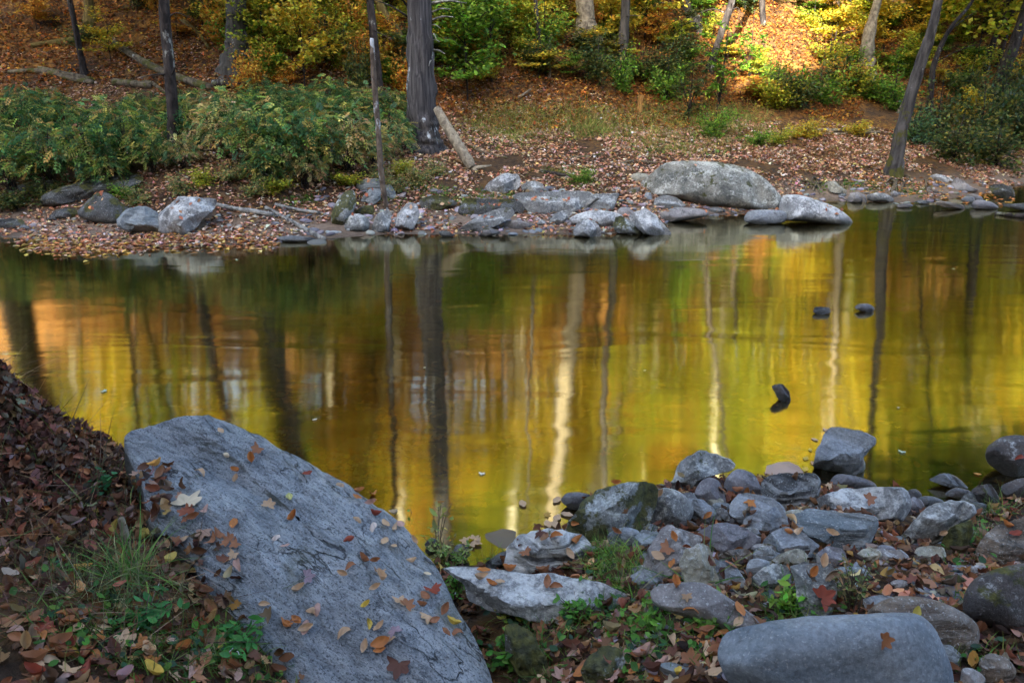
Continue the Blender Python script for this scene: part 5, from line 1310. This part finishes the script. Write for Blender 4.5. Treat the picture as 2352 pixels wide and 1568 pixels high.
for i in range(215):
    x = rnd.uniform(0, 2352) if i < 130 else rnd.uniform(520, 2200); y = rnd.uniform(-40, 225) if i < 130 else rnd.uniform(-10, 190)
    pal = rnd.choices(['yellow', 'yg', 'green', 'orange', 'dim'], [2.2, 2.5, 3, 2, 2])[0]
    if x < 560 and y < 170: pal = rnd.choice(['orange', 'dim', 'yellow'])
    if 1680 < x < 1860 and 40 < y < 190: continue
    if x < 500 and rnd.random() < .72: continue
    nm = {'yellow': 'yellow', 'yg': 'yellow-green', 'green': 'green', 'orange': 'orange', 'dim': 'dark green'}[pal]
    z = 'left of the broad grey trunk' if x < 540 else 'between the broad and the thick grey trunks' if x < 960 else 'between the thick grey trunk and the straight grey trunk' if x < 1430 else 'right of the straight grey trunk' if x < 1980 else 'right of the pale bare trunk'
    plant('bush' if rnd.random() < .6 else 'sapling', pal, x, y, rnd.uniform(.35, .9), rnd.uniform(.45, 1.0), f"small {nm} hillside plant {z}", f"small {nm} hillside plants {z}", cat='plant', name='small_plant', var=i % 2)

# ------------------------------------------------------------------ ground cover
BLD = [t_blade(.5), t_blade(.9), t_blade(.2, .018), t_blade(.7, .015)]
def field(n, pts, sx, sy, h0, h1, pal, tm, tilt=.35):
    P = []
    for _ in range(n):
        a, b = rnd.choice(pts); q = ghit(rnd.gauss(a, sx), rnd.gauss(b, sy)); P.append(tuple(q))
    P = np.array(P); return scatter(tm, P, rots(n, tilt), rng.uniform(h0, h1, n), palette(pal, n, .3))
gpts = [(x, y) for x in range(1120, 1760, 60) for y in (258, 280, 300)]+[(1180, 320), (1500, 330), (1560, 340), (1640, 335), (1350, 300)]
v, f, c = merge([field(6000, gpts, 35, 12, .08, .22, [(.22, .28, .05), (.36, .34, .10), (.42, .32, .12), (.14, .22, .04)], BLD, .5),
                 field(3600, gpts, 35, 13, .05, .10, [(.20, .24, .05), (.34, .28, .08), (.40, .22, .08), (.12, .2, .04)], LOW, .5)])
tag(link('ground_cover', mkmesh('bank_grass', v, f, GM, smooth=False, col=c)), 'thin yellow-green grass and weeds on the flat behind the leafy bank', 'grass', kind='stuff')
gpts = [(1560, 345), (1000, 440), (1130, 450), (1110, 470), (960, 430), (1330, 420), (1950, 425), (2020, 430), (2100, 440), (1880, 425), (1290, 395), (880, 455), (1060, 460), (1150, 455), (700, 460), (1500, 350)]
v, f, c = merge([field(1500, gpts, 22, 6, .04, .12, [(.07, .15, .03), (.12, .2, .04), (.25, .22, .07)], BLD, .5), field(1700, gpts, 26, 7, .04, .08, [(.07, .15, .03), (.12, .22, .04), (.3, .26, .06)], LOW, .5)])
tag(link('ground_cover', mkmesh('bank_weeds', v, f, GM, smooth=False, col=c)), 'green weeds and moss tufts among the far bank rocks', 'weeds', kind='stuff')
# dry brush heap and creeping plants, near left
def strands(n, fn, L0, L1, w, pal, tilt=.9):
    P = np.array([fn() for _ in range(n)]); tm = [t_blade(.9, w, 5), t_blade(-.6, w, 5), t_blade(1.4, w, 6)]
    return scatter(tm, P, rots(n, tilt), rng.uniform(L0, L1, n), palette(pal, n, .35))
def heap():
    x = rnd.gauss(-1.85, .30); y = rnd.gauss(2.70, .30); return (x, y, H(x, y)+rnd.uniform(-.02, .05))
def heap2():
    x = rnd.uniform(-2.2, -.85); y = rnd.uniform(1.6, 2.6); return (x, y, H(x, y)+rnd.uniform(-.02, .03))
a = strands(1500, heap, .06, .16, .009, [(.13, .065, .035), (.06, .03, .02), (.2, .12, .07), (.03, .02, .012)], 1.5)
b = strands(1500, heap2, .07, .2, .007, [(.16, .085, .045), (.07, .04, .025), (.22, .14, .08), (.06, .09, .02)], 1.1)
n = 4200; P = np.array([heap() for _ in range(n)]); P[:, 2] += rng.uniform(0, .05, n)
d = scatter(OV+MP, P, rots(n, .8), rng.uniform(.025, .055, n), palette([(.13, .05, .03), (.07, .03, .02), (.24, .10, .05), (.16, .12, .09)], n, .35))
n = 130; P = np.array([heap() for _ in range(n)])
e_ = scatter([t_blade(.5, .006, 5), t_blade(.9, .006, 5)], P, rots(n, .45), rng.uniform(.14, .30, n), palette([(.22, .15, .09), (.12, .08, .05), (.15, .2, .06)], n, .3))
v, f, c = merge([a, b, d, e_])
tag(link('dry_brush', mkmesh('dry_brush', v, f, DRY, col=c)), 'tangled heap of dead brown grass and stems at the left edge of the near bank', 'dry brush', kind='stuff')
# green seedlings near
CL = [t_oval(.2, .15, 3, .42), t_oval(.3, .2, 3, .36), t_oval(-.2, .1, 3, .3)]
np_ = [(x, y) for x, y in [(230, 1020), (200, 1150), (150, 1330), (250, 1400), (330, 1450), (480, 1480), (560, 1480), (520, 1520), (420, 1540), (350, 1500), (200, 1480), (120, 1440), (620, 1560), (240, 1100), (300, 1530), (1180, 1400), (1250, 1420), (1300, 1430), (1330, 1410), (1400, 1430), (1470, 1420), (1500, 1480), (1440, 1540), (1200, 1470), (1150, 1520), (1810, 1370), (1830, 1400), (1850, 1385), (1790, 1400), (1480, 1470), (1620, 1480), (1380, 1330), (1440, 1340), (1050, 1270), (1010, 1260), (1030, 1300), (1240, 1540), (1650, 1430), (1220, 1500), (2240, 1230), (2210, 1290), (2250, 1520)]]
def near_field(n, pts, sx, sy, lo, hi, pal, tm, tilt, dz=(0., .05)):
    P = []
    for _ in range(n):
        a, b = rnd.choice(pts); q = ghit(rnd.gauss(a, sx), rnd.gauss(b, sy), False)
        if q.z < .01: continue
        P.append((q.x, q.y, q.z+rnd.uniform(*dz)))
    P = np.array(P); m_ = len(P); return scatter(tm, P, rots(m_, tilt), rng.uniform(lo, hi, m_), palette(pal, m_, .25))
v, f, c = merge([near_field(850, np_, 36, 26, .014, .034, [(.04, .13, .025), (.07, .20, .03), (.12, .25, .04), (.04, .10, .05)], CL, .4),
                 near_field(2600, np_, 40, 28, .03, .09, [(.05, .13, .02), (.11, .22, .04), (.20, .26, .07)], [t_blade(.5, .03), t_blade(.9, .02)], .6, (0, .01))])
tag(link('ground_cover', mkmesh('near_seedlings', v, f, GM, col=c)), 'small bright green seedlings, clover-like leaves and grass on the near bank', 'ground cover', kind='stuff')
# moss pads are growing things too
def tuft(px, py, n, h, spread, pal, label, name='grass_tuft', cat='grass', w=.012, tilt=.35):
    g = ghit(px, py, False); P = np.stack([rng.normal(0, spread, n), rng.normal(0, spread, n), np.zeros(n)-.005], 1)
    for q in P: q[2] += H(g.x+q[0], g.y+q[1])-g.z
    v, f, c = scatter([t_blade(.5, w, 4), t_blade(.9, w, 4), t_blade(1.2, w*.8, 5)], P, rots(n, tilt), rng.uniform(h*.5, h, n), palette(pal, n, .25))
    tag(link('grass_patch' if 'patch' in label else name, mkmesh(name, v, f, GM, col=c), g), label, cat, kind='stuff' if 'patch' in label else None)
GR = [(.06, .17, .03), (.12, .26, .05), (.20, .32, .07), (.22, .24, .10)]
tuft(300, 1335, 110, .22, .035, GR, 'long bladed grass tuft left of the huge boulder', w=.016)
tuft(235, 1370, 260, .20, .06, [(.07, .12, .05), (.16, .2, .09), (.26, .26, .14)], 'fine wispy grass clump spilling towards the bottom left', w=.006, tilt=.7)
tuft(1400, 1285, 260, .10, .05, [(.16, .30, .05), (.25, .36, .07)], 'bright short grass patch right of the white swirled block', w=.03)
tuft(1430, 1330, 240, .10, .06, [(.14, .26, .05), (.25, .34, .07)], 'bright short grass patch above the smooth low domed rock', w=.03)
tuft(1820, 1558, 260, .11, .035, GR, 'dark fine grass tuft in front of the large smooth boulder', w=.010, tilt=.5)
tuft(1595, 1330, 22, .22, .05, GR, 'few long grass blades before the upright greenish block', w=.014, tilt=.45)
tuft(1440, 1250, 34, .16, .05, GR, 'sparse grass blades under the big mossy boulder', w=.014, tilt=.5)
tuft(2215, 1235, 170, .12, .05, GR, 'grass tuft beside the small moss covered rock', w=.012, tilt=.5)
tuft(2290, 1175, 90, .13, .04, GR, 'grass tuft at the waterline by the right edge', w=.012, tilt=.4)
tuft(1350, 1290, 60, .12, .03, GR, 'thin grass below the white swirled block', w=.014, tilt=.5)
tuft(1140, 1290, 80, .09, .04, GR, 'little grass tuft at the left end of the white swirled block', w=.016, tilt=.5)
tuft(485, 1510, 80, .10, .03, GR, 'small grass tuft at the lower left foot of the huge boulder', w=.014, tilt=.5)
tuft(2200, 1390, 70, .08, .03, GR, 'small grass tuft left of the big dark rounded boulder', w=.014, tilt=.5)
def herb(px, py, h, nbr, ls, pal, label, seed, spread=.35, name='herb', per=7, stemc='mottled'):
    g = ghit(px, py, False); r = random.Random(seed); parts = []; st = []
    root = bpy.data.objects.new(name, None); C.objects.link(root); root.location = g; tag(root, label, 'plant')
    for b in range(nbr):
        a = r.uniform(0, 6.28); R0 = r.uniform(.2, 1)*spread*h; e = Vector((math.cos(a)*R0, math.sin(a)*R0, h*r.uniform(.55, 1)))
        st.append(tube([Vector((r.uniform(-.2, .2)*R0, r.uniform(-.2, .2)*R0, -.01)), e*.55+Vector((0, 0, h*.1)), e], [.0022, .0018, .001], 4, 0, b, .05, 3))
        t = rng.uniform(.3, 1.03, per)[:, None]; P = np.array(e)*t+rng.normal(0, 1, (per, 3))*np.array([.3, .3, .15])*ls
        parts.append(scatter([t_oval(.3, .2, 3, .26)], P, rots(per, .5), rng.uniform(ls*.6, ls, per), palette(pal, per, .25)))
    v, f, c = merge(parts)
    link('foliage', mkmesh('foliage', v, f, GM, col=c), parent=root); link('stem', mkmesh('stem', *vf_merge(st), BK[stemc]), parent=root)
herb(1005, 1265, .26, 5, .05, [(.45, .38, .10), (.30, .34, .08), (.50, .30, .1)], 'thin yellowing seedling with drooping leaves standing against the water', 3, .45, per=3)
herb(958, 1225, .14, 3, .04, [(.16, .30, .10)], 'tiny green seedling at the edge of the huge boulder', 4, .3, per=4)
herb(1050, 1370, .14, 16, .03, [(.10, .26, .04), (.16, .3, .05)], 'bushy bright green herb between the huge boulder and the long slab', 5, .7)
herb(1010, 1285, .12, 16, .028, [(.22, .34, .08), (.35, .36, .12)], 'pale yellow-green herb above the long slab', 6, .8)
herb(1060, 1300, .08, 14, .03, [(.20, .32, .08), (.3, .34, .12)], 'low pale green herb at the upper edge of the long slab', 7, 1.)
herb(1955, 1400, .19, 26, .022, [(.10, .18, .05), (.18, .22, .07), (.25, .2, .08)], 'fine leafy green herb between the stones on the right', 8, .6)
herb(1825, 1400, .09, 14, .05, [(.14, .34, .04), (.25, .42, .06)], 'bright green broad leaved herb left of the red-brown leaf', 9, .9)
herb(1180, 1420, .10, 12, .035, [(.16, .32, .04), (.36, .36, .07)], 'fern-like yellow green sprig under the long pale slab', 10, 1.2)
herb(1330, 1430, .09, 12, .035, [(.10, .26, .04)], 'dark green ground herb under the middle of the long pale slab', 11, 1.1)
herb(1180, 1540, .12, 16, .045, [(.06, .20, .03), (.12, .28, .04)], 'lush dark green herb beside the huge boulder at the bottom', 12, .8)
herb(240, 1025, .10, 14, .055, [(.22, .38, .04), (.35, .48, .06)], 'bright lime green leaves at the upper left edge of the huge boulder', 13, 1.6)
herb(215, 1140, .07, 12, .04, [(.06, .22, .08)], 'green leaves in the litter left of the huge boulder', 14, 1.5)
herb(330, 1440, .08, 14, .045, [(.06, .22, .06)], 'dark green leaves at the lower left foot of the huge boulder', 15, 1.5)
herb(540, 1495, .07, 16, .042, [(.07, .26, .06)], 'round green leaves touching the bottom left of the huge boulder', 16, 1.5)
herb(1480, 1440, .08, 12, .035, [(.12, .28, .04)], 'small green herb below the smooth low domed rock', 17, 1.2)
herb(1640, 1445, .08, 12, .035, [(.16, .32, .05)], 'small light green herb left of the large smooth boulder', 18, 1.2)
# ------------------------------------------------------------------ light
sl = bpy.data.lights.new('sun', 'SUN'); sl.energy = 5; sl.angle = math.radians(.53); sl.color = (1, .92, .78)
so = bpy.data.objects.new('sun', sl); C.objects.link(so); so.rotation_euler = SD.to_track_quat('Z', 'Y').to_euler(); so.location = (0, 0, 40)
w = bpy.data.worlds.new('World'); SC.world = w; w.use_nodes = True
wt = w.node_tree; sky = wt.nodes.new('ShaderNodeTexSky'); sky.sky_type = 'NISHITA'; sky.sun_disc = False
sky.sun_elevation = SUN_EL; sky.sun_rotation = SUN_AZ; sky.altitude = 300; sky.air_density = .75; sky.dust_density = 3.5; sky.ozone_density = .6
bg = wt.nodes['Background']; wt.links.new(sky.outputs[0], bg.inputs[0]); bg.inputs[1].default_value = .15
SC.view_settings.view_transform = 'Standard'; SC.view_settings.look = 'None'; SC.view_settings.gamma = 1
SC.view_settings.exposure = 2.98
SC.cycles.use_denoising = True
SC.cycles.max_bounces = 6; SC.cycles.transparent_max_bounces = 12; SC.cycles.glossy_bounces = 3; SC.cycles.diffuse_bounces = 2
SC.cycles.caustics_reflective = False; SC.cycles.caustics_refractive = False
SC.cycles.sample_clamp_indirect = 6
SC.render.use_persistent_data = False
